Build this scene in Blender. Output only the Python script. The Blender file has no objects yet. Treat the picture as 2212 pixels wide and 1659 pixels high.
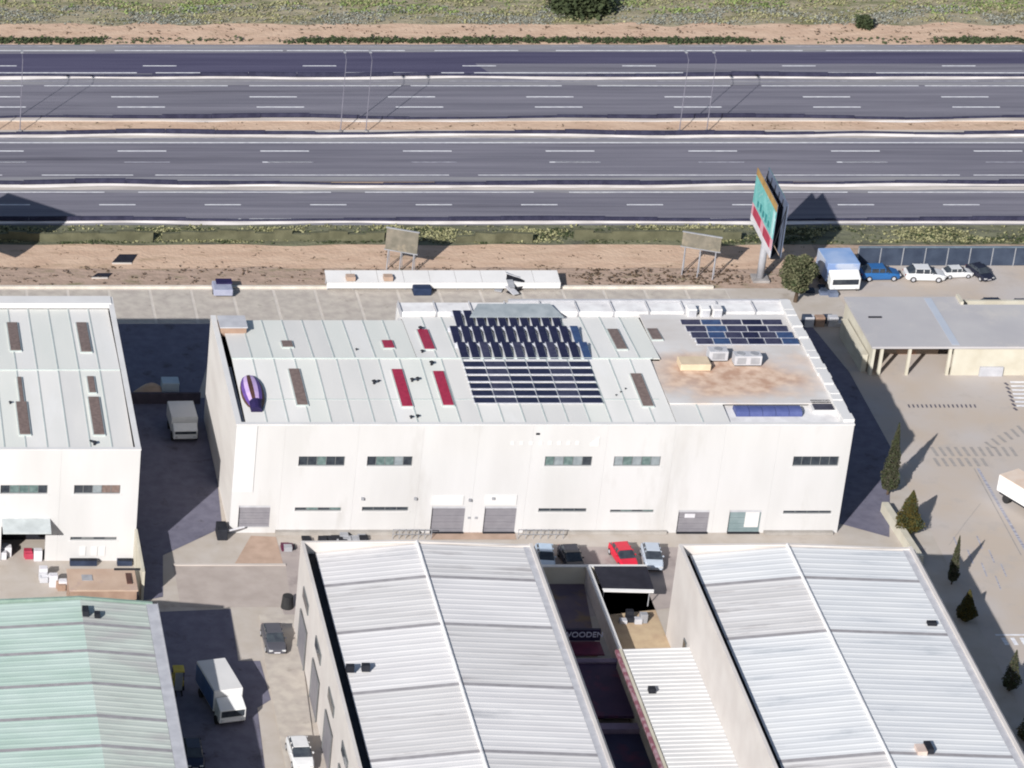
import bpy, math, random
from math import radians as R, sin, cos, pi
random.seed(7)

# ------------------------------------------------------------------ camera, world, sun, exposure
scene = bpy.context.scene
F, CX, CY = 7970.0, -541.0, 829.5           # lens and principal point in the units of a 2212 x 1659 picture
TH = math.atan2(4330, F)
CAM = (-75.0, -340.0, 185.5)
cd = bpy.data.cameras.new('camera'); cam = bpy.data.objects.new('camera', cd)
scene.collection.objects.link(cam); scene.camera = cam
cam.location = CAM
cam.rotation_euler = (pi/2 - TH, 0, 0)
cd.sensor_fit = 'HORIZONTAL'; cd.sensor_width = 36.0
cd.lens = 36.0*F/2212.0
cd.shift_x = (1106.0 - CX)/2212.0
cd.clip_start = 1.0; cd.clip_end = 6000.0

SUN_AZ, SUN_EL = R(34.5), R(28.5)            # shadows run away from the camera, 34 degrees to the right
w = bpy.data.worlds.new('World'); scene.world = w; w.use_nodes = True
nt = w.node_tree; bg = nt.nodes['Background']
sky = nt.nodes.new('ShaderNodeTexSky'); sky.sky_type = 'NISHITA'; sky.sun_disc = False
sky.sun_elevation = SUN_EL; sky.sun_rotation = pi + SUN_AZ
nt.links.new(sky.outputs[0], bg.inputs[0]); bg.inputs[1].default_value = 0.075
sd = bpy.data.lights.new('sun', 'SUN'); so = bpy.data.objects.new('sun', sd); scene.collection.objects.link(so)
sd.energy = 5.0; sd.angle = R(0.6); sd.color = (1.0, 0.975, 0.95)
so.rotation_euler = (pi/2 - SUN_EL, 0, -SUN_AZ); so.location = (-60, -120, 120)
scene.view_settings.view_transform = 'Standard'; scene.view_settings.look = 'None'
scene.view_settings.exposure = 0.3; scene.view_settings.gamma = 1.0
scene.view_settings.use_curve_mapping = False
scene.cycles.filter_width = 2.0; scene.cycles.diffuse_bounces = 2

S_, C_ = sin(TH), cos(TH)
def P(px, py, z=0.0):
    """point of the horizontal plane at height z seen at (px, py)"""
    dx = (px-CX)/F; dy = (CY-py)/F
    d = (dx, C_+dy*S_, -S_+dy*C_); t = (z-CAM[2])/d[2]
    return (CAM[0]+d[0]*t, CAM[1]+d[1]*t, z)
def PW(px, py, y):
    """point of the upright plane at depth y"""
    dx = (px-CX)/F; dy = (CY-py)/F
    d = (dx, C_+dy*S_, -S_+dy*C_); t = (y-CAM[1])/d[1]
    return (CAM[0]+d[0]*t, y, CAM[2]+d[2]*t)

# ------------------------------------------------------------------ materials
def lin(h):
    h = h.lstrip('#'); o = []
    for i in (0, 2, 4):
        c = int(h[i:i+2], 16)/255
        o.append(c/12.92 if c <= 0.04045 else ((c+0.055)/1.055)**2.4)
    return tuple(o)
def k(h, f=1.0): return tuple(min(c*f*0.8, 0.86) for c in lin(h))
MATS = {}
def mat(name, c1, c2=None, scale=1.0, rough=0.8, stretch=(1, 1, 1), bump=0.0, bscale=None, c3=None, s3=0.15, t3=0.55, metal=0.0, detail=6, spec=0.3, lo=0.35, hi=0.65):
    if name in MATS: return MATS[name]
    m = bpy.data.materials.new(name); m.use_nodes = True; n = m.node_tree; b = n.nodes['Principled BSDF']
    b.inputs['Roughness'].default_value = rough; b.inputs['Metallic'].default_value = metal
    b.inputs['Specular IOR Level'].default_value = spec
    c2 = c2 or tuple(x*0.88 for x in c1)
    g = n.nodes.new('ShaderNodeNewGeometry'); mp = n.nodes.new('ShaderNodeMapping')
    mp.inputs['Scale'].default_value = stretch
    n.links.new(g.outputs['Position'], mp.inputs['Vector'])
    no = n.nodes.new('ShaderNodeTexNoise'); no.inputs['Scale'].default_value = scale; no.inputs['Detail'].default_value = detail
    n.links.new(mp.outputs[0], no.inputs['Vector'])
    cr = n.nodes.new('ShaderNodeValToRGB')
    cr.color_ramp.elements[0].position = lo; cr.color_ramp.elements[1].position = hi
    cr.color_ramp.elements[0].color = (*c1, 1); cr.color_ramp.elements[1].color = (*c2, 1)
    n.links.new(no.outputs['Fac'], cr.inputs[0]); out = cr.outputs[0]
    if c3:
        n3 = n.nodes.new('ShaderNodeTexNoise'); n3.inputs['Scale'].default_value = s3; n3.inputs['Detail'].default_value = 5
        n3.inputs['Roughness'].default_value = 0.65
        n.links.new(mp.outputs[0], n3.inputs['Vector'])
        r3 = n.nodes.new('ShaderNodeValToRGB'); r3.color_ramp.elements[0].position = t3; r3.color_ramp.elements[1].position = min(t3+0.14, 1)
        n.links.new(n3.outputs['Fac'], r3.inputs[0])
        mx = n.nodes.new('ShaderNodeMix'); mx.data_type = 'RGBA'
        n.links.new(r3.outputs[0], mx.inputs['Factor']); n.links.new(out, mx.inputs['A']); mx.inputs['B'].default_value = (*c3, 1)
        out = mx.outputs['Result']
    n.links.new(out, b.inputs['Base Color'])
    if bump:
        nb = n.nodes.new('ShaderNodeTexNoise'); nb.inputs['Scale'].default_value = bscale or scale*3
        n.links.new(g.outputs['Position'], nb.inputs['Vector'])
        bp = n.nodes.new('ShaderNodeBump'); bp.inputs['Strength'].default_value = bump; bp.inputs['Distance'].default_value = 0.15
        n.links.new(nb.outputs['Fac'], bp.inputs['Height']); n.links.new(bp.outputs[0], b.inputs['Normal'])
    MATS[name] = m
    return m
GK, WK = 1.04, 0.74     # how picture values turn into surface colours, on level ground and on the sunny walls
asphalt = mat('asphalt', k('#73717c', 1.0), k('#8a8791', 1.0), 1.0, 0.85, (0.035, 1.1, 1), 0.2, 6, c3=k('#605e69', 1.0), s3=0.5, t3=0.55)
asphalt_new = mat('asphalt_new', k('#4a4760', GK), k('#5a576f', GK), 1.0, 0.85, (0.04, 1.0, 1), 0.2, 6)
asphalt_old = mat('asphalt_shoulder', k('#87858f', GK), k('#9a9899', GK), 1.2, 0.9, (0.06, 1.2, 1))
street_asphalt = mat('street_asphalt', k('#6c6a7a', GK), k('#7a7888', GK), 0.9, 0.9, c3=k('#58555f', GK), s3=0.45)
sand = mat('sand', k('#dabda4', GK), k('#caab93', GK), 0.7, 0.95, (0.35, 1, 1), 0.5, 2, c3=k('#b39a80', GK), s3=0.5, t3=0.56)
dirt = mat('dirt', k('#bda493', GK), k('#a89281', GK), 1.1, 0.95, (0.4, 1, 1), 0.5, 2, c3=k('#8e8468', GK), s3=0.8, t3=0.55)
scrub_ground = mat('scrub_ground', k('#9a917a', GK), k('#b3a88e', GK), 0.6, 0.95, (0.35, 1, 1), 0.6, 2, c3=k('#80805f', GK), s3=0.5, t3=0.5)
grass_ground = mat('grass_ground', k('#6c6d58', GK), k('#83836a', GK), 0.9, 0.95, (0.3, 1, 1), 0.6, 2, c3=k('#5a5b50', GK), s3=0.6, t3=0.5)
concrete = mat('concrete', k('#c6bdb4', GK), k('#bdb2a6', GK), 0.5, 0.9, c3=k('#a89c90', GK), s3=0.3, t3=0.6)
concrete_b = mat('concrete_yard', k('#cbc2b6', GK), k('#b9afa6', GK), 0.9, 0.9, c3=k('#a39a90', GK), s3=0.7, t3=0.6)
tan_pave = mat('tan_paving', k('#c2a896', GK), k('#b39a88', GK), 0.8, 0.9)
beige_yard = mat('beige_yard', k('#c6beb9', GK), k('#c6b7a8', GK), 0.12, 0.9, c3=k('#bdb3ab', GK), s3=0.3, t3=0.55)
paint = mat('white_paint', k('#f4f4f6', 1.2), k('#d0cfd6', 1.1), 2.2, 0.7, (0.6, 3, 1))
paint_worn = mat('worn_paint', k('#c8c7cf', GK), k('#8b8996', GK), 1.6, 0.8, (0.6, 3, 1))
kerbm = mat('pale_kerb', k('#d8cfc6', GK), k('#b8afa8', GK), 0.7, 0.9, (0.2, 1, 1))
barrierm = mat('barrier_concrete', k('#d6d0cc', 0.7), k('#a8a2a0', 0.7), 0.8, 0.85)
white_wall = mat('white_wall', k('#ebe9e8', .85), k('#e1dfdd', .85), 0.25, 0.85, (1, 1, .25), c3=k('#dbd8d5', .85), s3=0.22, t3=0.58)
white_wall2 = mat('white_wall_bright', k('#f8f6f4', .86), k('#f0eeec', .86), 0.4, 0.8)
cream_wall = mat('cream_wall', k('#f0ead8', 0.78), k('#e2dac6', 0.78), 0.5, 0.85)
white_roof = mat('white_coping', k('#f2f0ee', 1.1), k('#dedbda', 1.1), 0.8, 0.75, c3=k('#bdbbbd', 1.0), s3=0.8, t3=0.64)
metal_roof = mat('metal_roof', k('#e2dfda', 1.22), k('#dad8d3', 1.22), 0.35, 0.55, (1, .25, 1), c3=k('#e6e4e0', 1.14), s3=.4, t3=.5)
metal_roof_g = mat('metal_roof_green_tint', k('#dddcd5', 1.22), k('#d6d7d0', 1.22), 0.35, 0.55, (1, .25, 1))
metal_roof_d = mat('metal_roof_dull', k('#d8d5d0', 1.22), k('#d0ceca', 1.22), 0.35, 0.55, (1, .25, 1))
rib_metal = mat('rib_metal', k('#c6cecb', GK), k('#bac3c0', GK), 1, 0.5)
sheet_roof = mat('sheet_roof', k('#e3e0de', 1.16), k('#d8d5d4', 1.16), 0.5, 0.6, (.25, 1, 1), c3=k('#c6c5c6', 1.04), s3=.3, t3=.6)
sheet_roof2 = mat('sheet_roof_b', k('#cfd0d2', GK), k('#c0c1c3', GK), 0.5, 0.6, (.25, 1, 1), c3=k('#b2b3b6', GK), s3=.5, t3=.58)
seam_m = mat('seam_grime', k('#9b9799', GK), k('#aaa6a8', GK), 1.2, 0.8)
green_roof = mat('green_roof', k('#c4d4cb', 1.12), k('#b2c6ba', 1.12), 0.4, 0.7, (.4, 1, 1), c3=k('#b3c6bc', 1.2), s3=.25, t3=.55)
green_roof_r = mat('green_roof_shaded', k('#c0c6bd', 1.25), k('#b2bab0', 1.25), 0.4, 0.7, (.4, 1, 1), c3=k('#aeada9', 1.3), s3=.2, t3=.5)  # right slope greyed: its turn from the sun is in the colour
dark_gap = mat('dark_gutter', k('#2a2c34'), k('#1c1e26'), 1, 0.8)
grey_metal = mat('grey_metal', k('#a9aaae', GK), k('#96979c', GK), 1, 0.6)
light_grey = mat('light_grey', k('#c9c9cd', GK), k('#b8b8bd', GK), 1, 0.7)
door_grey = mat('door_grey', k('#a8a5ab', WK), k('#9d9aa1', WK), 1, 0.6)
glass_dark = mat('glass_dark', (0.03, 0.035, 0.045), (0.05, 0.06, 0.07), 2, 0.15, spec=0.6)
glass_green = mat('glass_green', k('#8fa5a2', .7), k('#6d8482', .7), 2, 0.25, spec=0.6)
glass_pale = mat('glass_pale', k('#b9c2c6', .7), k('#a3adb2', .7), 2, 0.25, spec=0.6)
frame_m = mat('window_frame', k('#8d9091', .8), k('#7d8081', .8), 1, 0.6)
skylight_brown = mat('skylight_brown', k('#8a7871', GK), k('#75655f', GK), 3, 0.5)
skylight_red = mat('skylight_red', k('#b03450', GK), k('#9c2b45', GK), 3, 0.5)
pv = mat('solar_glass', (0.012, 0.013, 0.034), (0.02, 0.02, 0.05), 2, 0.3, spec=0.4)
pv2 = mat('solar_glass_grey', (0.03, 0.03, 0.06), (0.05, 0.05, 0.085), 2, 0.35, spec=0.4)
pv_blue = mat('solar_glass_blue', (0.04, 0.075, 0.16), (0.03, 0.05, 0.12), 2, 0.3, spec=0.4)
pvframe = mat('solar_frame', k('#c8cad0', 1.2), k('#b4b6be', 1.2), 2, 0.5)
recess_shade_blue = mat('recess_shade_blue', k('#5d6698', GK), k('#505a8c', GK), 1, 0.6)
sand_deck = mat('sandy_deck', k('#cfb19c', GK), k('#c0a08a', GK), 0.5, 0.95, (.4, 1, 1), 0.3, 2, c3=k('#c6c0bb', GK), s3=0.12, t3=0.52)
grey_deck = mat('grey_deck', k('#d6d3d1', 1.12), k('#c9c3be', 1.12), 0.4, 0.9, (.4, 1, 1))
teal = mat('teal_print', k('#8fd6d2', .95), k('#5fb3b0', .95), 0.6, 0.6, c3=k('#cfeeee', .95), s3=.6, t3=.55)
ochre = mat('ochre_print', k('#c3a068'), k('#a88650'), 0.8, 0.6)
redp = mat('red_print', k('#c04a62'), k('#b03c52'), 0.8, 0.6)
pinkp = mat('pink_print', k('#e6b7c0'), k('#d895a4'), 0.8, 0.6)
whitep = mat('white_print', k('#efedf0', .95), k('#dcdae0', .95), 0.8, 0.6)
panel_back = mat('panel_back', k('#7f8aa0', .9), k('#6c7790', .9), 0.8, 0.6)
panel_green = mat('panel_green', k('#6fa6a0', .8), k('#4f8a80', .8), 0.7, 0.6)
pale_panel = mat('pale_panel', k('#a39a8a', .7), k('#8a8476', .7), 1.2, 0.8, c3=k('#b8aa94', .7), s3=1.0, t3=.55)
slate = mat('slate_fence', k('#4a5568', .9), k('#3b4558', .9), .8, 0.8)
pole_m = mat('pole_metal', k('#b9b9be', .9), k('#a5a5aa', .9), 1, 0.6)
brown_box = mat('brown_render', k('#b99c88', .9), k('#a78a78', .9), 1, 0.8)
maroon = mat('maroon_panel', k('#6d2c46', 1.0), k('#5a2640', 1.0), 1.2, 0.6)
rubber = mat('rubber', (0.02, 0.02, 0.022), (0.03, 0.03, 0.03), 1, 0.8)
black_m = mat('black_cover', (0.012, 0.012, 0.02), (0.02, 0.02, 0.03), 1, 0.8)
yellow_m = mat('yellow_paint', k('#d8c04a', 1.1), k('#c4ac3c', 1.1), 1, 0.5)
purple_m = mat('purple_cloth', k('#6d4f9a', 1.1), k('#58408a', 1.1), 1, 0.6)
lilac_m = mat('lilac_cloth', k('#d3b8e0', 1.1), k('#bfa4d6', 1.1), 1, 0.6)
brown_m = mat('brown_cloth', k('#5d4038', 1.1), k('#4a332e', 1.1), 1, 0.7)
navy_m = mat('navy_cloth', k('#2b2150', 1.0), k('#221a44', 1.0), 1, 0.7)
head_glass = mat('lamp_glass', k('#e6e6e6'), k('#cfcfcf'), 1, 0.2)
tail_red = mat('tail_lamp', k('#a01818'), k('#8c1414'), 1, 0.3)
leaf_olive = mat('leaf_olive', k('#85835c', 1.1), k('#a3a07a', 1.1), 2, 0.9)
leaf_green = mat('leaf_green', k('#6f8048', 1.1), k('#8c9a62', 1.1), 1.2, 0.9)
leaf_dark = mat('leaf_dark', k('#3f4a30', .9), k('#525b3c', .9), 1.5, 0.9)
leaf_grey = mat('leaf_grey', k('#7e8076', 1.1), k('#95968c', 1.1), 1.5, 0.9)
leaf_brown = mat('leaf_brown', k('#6b5c28', .9), k('#50491f', .9), 1.5, 0.9)
leaf_cyp = mat('leaf_cypress', k('#5e5b4c', .9), k('#46462f', .9), 1.5, 0.9)
bark = mat('bark', k('#6b5a4a', .8), k('#54463a', .8), 3, 0.95)
dry_tuft = mat('dry_tuft', k('#75604c', .8), k('#5d4d40', .8), 2, 0.95)

# ------------------------------------------------------------------ building helpers
col = scene.collection
def tag(o, label=None, cat=None, group=None, kind=None):
    if label: o['label'] = label
    if cat: o['category'] = cat
    if group: o['group'] = group
    if kind: o['kind'] = kind
    return o
def root(name, loc, label, cat, group=None, rz=0):
    o = bpy.data.objects.new(name, None); col.objects.link(o); o.location = loc; o.rotation_euler = (0, 0, rz)
    o.empty_display_size = 0.3
    o['org'] = list(loc)
    return tag(o, label, cat, group)
class MB:
    def __init__(s): s.v = []; s.f = []
    def face(s, pts):
        n = len(s.v); s.v += [tuple(p) for p in pts]; s.f.append(tuple(range(n, n+len(pts)))); return s
    def box(s, x0, x1, y0, y1, z0, z1):
        n = len(s.v)
        s.v += [(x0,y0,z0),(x1,y0,z0),(x1,y1,z0),(x0,y1,z0),(x0,y0,z1),(x1,y0,z1),(x1,y1,z1),(x0,y1,z1)]
        for f in ((3,2,1,0),(4,5,6,7),(0,1,5,4),(1,2,6,5),(2,3,7,6),(3,0,4,7)): s.f.append(tuple(n+i for i in f))
        return s
    def prism(s, pts, z0, z1):
        """vertical prism over a counter-clockwise footprint; z1 may be a list of heights"""
        n = len(s.v); m = len(pts)
        zs = z1 if isinstance(z1, (list, tuple)) else [z1]*m
        s.v += [(p[0], p[1], z0) for p in pts] + [(p[0], p[1], z) for p, z in zip(pts, zs)]
        s.f.append(tuple(n+i for i in reversed(range(m)))); s.f.append(tuple(n+m+i for i in range(m)))
        for i in range(m):
            j = (i+1) % m; s.f.append((n+i, n+j, n+m+j, n+m+i))
        return s
    def tube(s, a, b, ra, rb=None, n=8):
        rb = ra if rb is None else rb
        import mathutils
        A = mathutils.Vector(a); B = mathutils.Vector(b); d = (B-A).normalized()
        u = d.orthogonal().normalized(); v = d.cross(u); i0 = len(s.v)
        for c, r in ((A, ra), (B, rb)):
            for i in range(n):
                t = 2*pi*i/n; s.v.append(tuple(c + u*cos(t)*r + v*sin(t)*r))
        for i in range(n):
            j = (i+1) % n; s.f.append((i0+i, i0+j, i0+n+j, i0+n+i))
        s.f.append(tuple(i0+i for i in reversed(range(n)))); s.f.append(tuple(i0+n+i for i in range(n)))
        return s
    def slab(s, quad, t):
        """thick plate under a quad of points (counter-clockwise seen from above)"""
        n = len(s.v); m = len(quad)
        s.v += [tuple(p) for p in quad] + [(p[0], p[1], p[2]-t) for p in quad]
        s.f.append(tuple(n+i for i in range(m))); s.f.append(tuple(n+m+i for i in reversed(range(m))))
        for i in range(m):
            j = (i+1) % m; s.f.append((n+j, n+i, n+m+i, n+m+j))
        return s
    def mesh(s, name, m, o=(0, 0, 0), smooth=False):
        me = bpy.data.meshes.new(name)
        me.from_pydata([(v[0]-o[0], v[1]-o[1], v[2]-o[2]) for v in s.v], [], s.f); me.update()
        if m: me.materials.append(m)
        if smooth:
            for p in me.polygons: p.use_smooth = True
        return me
    def build(s, name, m, parent=None, smooth=False, bevel=0, stuff=False):
        top = parent
        while top is not None and top.parent is not None: top = top.parent
        org = tuple(top['org']) if top is not None and 'org' in top else (0, 0, 0)
        ob = bpy.data.objects.new(name, s.mesh(name, m, org, smooth)); col.objects.link(ob)
        if parent is not None: ob.parent = parent
        if bevel:
            b = ob.modifiers.new('bevel', 'BEVEL'); b.width = bevel; b.segments = 2; b.limit_method = 'ANGLE'
        if stuff: ob['kind'] = 'stuff'
        return ob
def single(mb, name, m, label, cat, group=None, bevel=0, smooth=False):
    ob = mb.build(name, m, None, smooth, bevel); return tag(ob, label, cat, group)
def copy_tree(o, parent=None, level=0):
    c = o.copy(); col.objects.link(c)
    if parent is not None: c.parent = parent
    for ch in list(o.children): copy_tree(ch, c, level+1)
    return c
def poly_sheet(name, pts, z, m, parent=None, kind='structure'):
    mb = MB(); mb.face([(p[0], p[1], z) for p in pts]); ob = mb.build(name, m, parent)
    if parent is None and kind: ob['kind'] = kind
    return ob
def band(name, f0, f1, x0, x1, z, m, step=1.0, parent=None):
    mb = MB(); n = int((x1-x0)/step); vs = []
    for i in range(n+1):
        x = x0+(x1-x0)*i/n; mb.v += [(x, f0(x), z), (x, f1(x), z)]
    for i in range(n): mb.f.append((2*i, 2*i+2, 2*i+3, 2*i+1))
    ob = mb.build(name, m, parent)
    if parent is None: ob['kind'] = 'structure'
    return ob
def wig(base, amp, seed, sc=0.25):
    r = random.Random(seed); ph = [(r.uniform(0, 6.28), sc*r.uniform(.4, 3.2), amp*r.uniform(.3, 1)) for _ in range(7)]
    return lambda x: base + sum(a*sin(x*s+p) for p, s, a in ph)/3.0

# ------------------------------------------------------------------ ground, roads
X0, X1 = -140.0, 190.0
gy = lambda py: P(1100, py)[1]
mb = MB(); mb.face([(-1500, -1500, -0.02), (1500, -1500, -0.02), (1500, 1500, -0.02), (-1500, 1500, -0.02)])
tag(mb.build('ground', dirt), kind='structure')
band('scrubland', wig(98.2, .9, 3), wig(160, 1, 4), X0, X1, 0.012, scrub_ground)
band('sand_verge', wig(91.6, .2, 5), wig(98.4, .8, 3), X0, X1, 0.006, sand)
band('sandy_bank', wig(28.6, .5, 8), wig(35.2, .4, 9), X0, 45.2, 0.006, sand)
band('grass_verge', wig(34.4, .25, 10), wig(39.6, .05, 11), X0, X1, 0.012, grass_ground)

def road(name, y0, y1, m, z=0.03):
    mb = MB(); mb.face([(X0, y0, z), (X1, y0, z), (X1, y1, z), (X0, y1, z)])
    return tag(mb.build(name, m), kind='structure')
rd1 = road('frontage_road', gy(163), gy(97), asphalt)
rd2 = road('carriageway', gy(255), gy(165), asphalt)
rd3 = road('carriageway', gy(393), gy(291), asphalt)
rd4 = road('slip_road', gy(486), gy(398), asphalt)
band('median', lambda x: gy(290), lambda x: gy(256), X0, X1, 0.05, sand)
def strip(name, parent, ya, yb, m, x0=X0, x1=X1, z=0.04, a=0.0, seed=1):
    return band(name, wig(gy(max(ya, yb)), a, seed), wig(gy(min(ya, yb)), a, seed+1), x0, x1, z, m, 2.0, parent)
strip('shoulder', rd1, 97, 112, asphalt_old, a=.15, seed=21)
strip('shoulder', rd2, 167, 184, asphalt_old, a=.1, seed=23)
strip('shoulder', rd3, 293, 309, asphalt_old, a=.2, seed=25)
strip('shoulder', rd4, 400, 417, asphalt_old, a=.2, seed=27)
strip('shoulder', rd4, 478, 487, asphalt_old, a=.1, seed=29)
strip('shoulder', rd3, 383, 391, asphalt_old, a=.1, seed=31)
xj = P(1045, 150)[0]
poly_sheet('repaved_asphalt', [(X0, gy(159)), (xj+.6, gy(159)), (xj-.8, gy(138)), (X1, gy(138)), (X1, gy(114)), (xj, gy(113)), (X0, gy(123))], 0.036, asphalt_new, rd1)
# solid edge lines, broken up by wear
def edge_line(parent, py, wdt=0.2, segs=None, m=paint, z=0.05):
    y = gy(py)
    if segs is None: segs = [(X0, X1)]
    mb = MB()
    for a, b in segs:
        mb.face([(a, y-wdt/2, z), (b, y-wdt/2, z), (b, y+wdt/2, z), (a, y+wdt/2, z)])
    return mb.build('edge_line', m, parent)
def worn(seed, lo=6, hi=26, gap=(.5, 5)):
    r = random.Random(seed); x = X0; o = []
    while x < X1:
        l = r.uniform(lo, hi); o.append((x, min(x+l, X1))); x += l + r.uniform(*gap)
    return o
edge_line(rd1, 110, .2, worn(1)); edge_line(rd1, 158, .24, worn(2, 15, 50, (.5, 3)))
edge_line(rd2, 186, .22, worn(3)); edge_line(rd3, 309, .24); edge_line(rd3, 379, .18, worn(5, 10, 36))
edge_line(rd3, 300, .12, worn(15), paint_worn); edge_line(rd2, 176, .12, worn(16), paint_worn)
edge_line(rd4, 416, .2, worn(6, 12, 40)); edge_line(rd4, 474, .26, worn(7, 20, 60, (.3, 2)))
edge_line(rd1, 101, .12, worn(17, 4, 12, (2, 8)), paint_worn)
# lane dashes: 5.6 m of paint every 17 m
dme = MB().face([(-2.9, -.13, 0), (2.9, -.13, 0), (2.9, .13, 0), (-2.9, .13, 0)]).mesh('lane_dash', paint)
dme2 = MB().face([(-2.7, -.1, 0), (2.7, -.1, 0), (2.7, .1, 0), (-2.7, .1, 0)]).mesh('lane_dash', paint_worn)
dme_s = MB().face([(-2.1, -.11, 0), (2.1, -.11, 0), (2.1, .11, 0), (-2.1, .11, 0)]).mesh('lane_dash', paint)
def dashes(parent, py, px0, period=17.0, me=dme):
    x, y, _ = P(px0, py); n0 = -int((x-X0)/period); i = n0
    while x+i*period < X1:
        o = bpy.data.objects.new('lane_dash', me); col.objects.link(o); o.parent = parent
        o.location = (x+i*period, y, 0.05); i += 1
dashes(rd2, 210, 590); dashes(rd2, 232, 615-320+10); dashes(rd3, 327, 923); dashes(rd3, 351, 938, me=dme2)
dashes(rd3, 351, 1240, period=34)
dashes(rd4, 443, 1165, period=12.2, me=dme_s); dashes(rd1, 143, 690, period=20, me=dme_s)
# kerbs of the median, and pale gutters
for py0, py1 in ((256.5, 263), (283.5, 290)):
    mb = MB(); mb.box(X0, X1, gy(py1), gy(py0), 0.0, 0.16); tag(mb.build('median_kerb', kerbm), kind='structure')
band('gutter', wig(gy(411), .15, 41), wig(gy(403), .15, 42), X0, X1, .045, kerbm, 2)
band('gutter', wig(gy(298), .12, 43), wig(gy(293), .12, 44), X0, X1, .045, kerbm, 2)

# crash barriers: every 6 m element is a piece
seg = MB(); prof = [(-.1, 0), (.1, 0), (.13, .3), (.09, .62), (-.09, .62), (-.13, .3)]
def prism_x(mb, prof, x0, x1):
    n = len(mb.v); m = len(prof)
    mb.v += [(x0, a, b) for a, b in prof] + [(x1, a, b) for a, b in prof]
    mb.f.append(tuple(n+i for i in reversed(range(m)))); mb.f.append(tuple(n+m+i for i in range(m)))
    for i in range(m):
        j = (i+1) % m; mb.f.append((n+i, n+j, n+m+j, n+m+i))
prism_x(seg, prof, -2.98, 2.98); sme = seg.mesh('barrier_segment', mat('barrier_steel', k('#3a3a50', 1.0), k('#2a2a40', 1.0), 1.2, .6))
kerb_white = mat('kerb_white', k('#f0e9e4', 1.2), k('#c9c2be', 1.2), .9, .85, (.25, 1, 1))
def barrier(py, label, seed, amp=0.12):
    y = gy(py); r = root('crash_barrier', (20, y, 0.03), label, 'barrier', 'steel barriers beside the lanes')
    f = wig(0, amp, seed, .12); rr = random.Random(seed); f2 = wig(-.7, .3, seed+5, .15)
    fb = MB(); NN = 150
    for i in range(NN+1):
        xx = -96+216*i/NN; fb.v += [(20+xx, y+f(xx)+f2(xx), .085), (20+xx, y+f(xx)-.14, .16)]
    for i in range(NN): fb.f.append((2*i, 2*i+2, 2*i+3, 2*i+1))
    fb.build('footing_strip', kerb_white, r)
    for i in range(-16, 20):
        o = bpy.data.objects.new('barrier_segment', sme); col.objects.link(o); o.parent = r
        xa = i*6.0; o.location = (xa, f(xa), 0); o.rotation_euler.z = math.atan((f(xa+3)-f(xa-3))/6)
        o.scale = (1, 1, .82+.3*sin(xa*.11+seed)+rr.uniform(-.03, .03))
barrier(167, 'dark steel barrier between the dark frontage road and the first carriageway', 61, .25)
barrier(257.5, 'low dark steel barrier on pale footing on the far edge of the sandy median', 62, .35)
barrier(291.5, 'low dark steel barrier on pale footing on the near edge of the sandy median', 63, .4)
barrier(400, 'low dark steel barrier on pale footing between the near carriageway and the slip road', 64, .4)
barrier(479, 'low dark steel barrier on pale footing between the slip road and the grass verge', 65, .12)

# slim lamp posts in the median
lampm = mat('lamp_metal', k('#8a8894', 1.0), k('#7a7884', 1.0), 1, .7)
def lamp_post(px, lab):
    x, y, _ = P(px, 287); r = root('lamp_post', (x, y, 0.05), lab, 'lamp post', 'slim lamp posts along the median')
    MB().box(x-.2, x+.2, y-.2, y+.2, .05, .35).build('base', barrierm, r)
    MB().tube((x, y, .3), (x, y, 9.6), .06, .035).build('pole', lampm, r)
    MB().tube((x, y, 9.5), (x, y+1.4, 9.9), .03, .025, 6).build('arm', lampm, r)
    MB().box(x-.14, x+.14, y+1.3, y+2.0, 9.83, 9.95).build('lamp_head', grey_metal, r)
for px, lab in ((-12, 'slim lamp post on the median at the left edge of the picture'), (43, 'slim lamp post on the median, second from the left edge'),
                (735, 'slim lamp post on the median, left one of the middle pair'), (790, 'slim lamp post on the median, right one of the middle pair'),
                (1467, 'slim lamp post on the median behind the billboard, left one of its pair'), (1526, 'slim lamp post on the median behind the billboard, right one of its pair')):
    lamp_post(px, lab)

# ------------------------------------------------------------------ yards and streets
poly_sheet('yard', [(X0, -160), (X1, -160), (X1, 23.6), (X0, 23.6)], 0.004, concrete)
xr = P(1880, 900)[0]
poly_sheet('paved_yard', [(xr-3, -160), (X1, -160), (X1, 30.5), (45.0, 30.5), (45.0, 10), (xr+.5, 8)], 0.02, beige_yard)
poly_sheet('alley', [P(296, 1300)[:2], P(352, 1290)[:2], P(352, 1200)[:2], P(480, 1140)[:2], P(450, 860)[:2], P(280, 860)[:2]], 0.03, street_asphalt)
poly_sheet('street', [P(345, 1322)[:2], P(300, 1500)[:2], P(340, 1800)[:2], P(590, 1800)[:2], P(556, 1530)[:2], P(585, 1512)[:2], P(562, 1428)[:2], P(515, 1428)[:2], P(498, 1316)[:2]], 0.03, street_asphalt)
poly_sheet('paved_corner', [P(375, 1222)[:2], P(390, 1312)[:2], P(630, 1312)[:2], P(617, 1222)[:2]], 0.035, mat('corner_concrete', k('#bcb0a8', GK), k('#b0a49c', GK), .6, .9))
poly_sheet('paved_ramp', [P(506, 1220)[:2], P(612, 1220)[:2], P(596, 1160)[:2], P(542, 1158)[:2]], 0.04, tan_pave)
poly_sheet('ramp_apron', [P(930, 1166)[:2], P(1115, 1166)[:2], P(1112, 1150)[:2], P(930, 1150)[:2]], 0.04, tan_pave)
poly_sheet('street', [P(560, 1178)[:2], P(2000, 1185)[:2], P(1960, 1260)[:2], P(640, 1400)[:2]], 0.03, mat('street_concrete', k('#b8aca6', GK), k('#a99e9a', GK), .5, .9, c3=k('#9a8f8c', GK), s3=.3))
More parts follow.
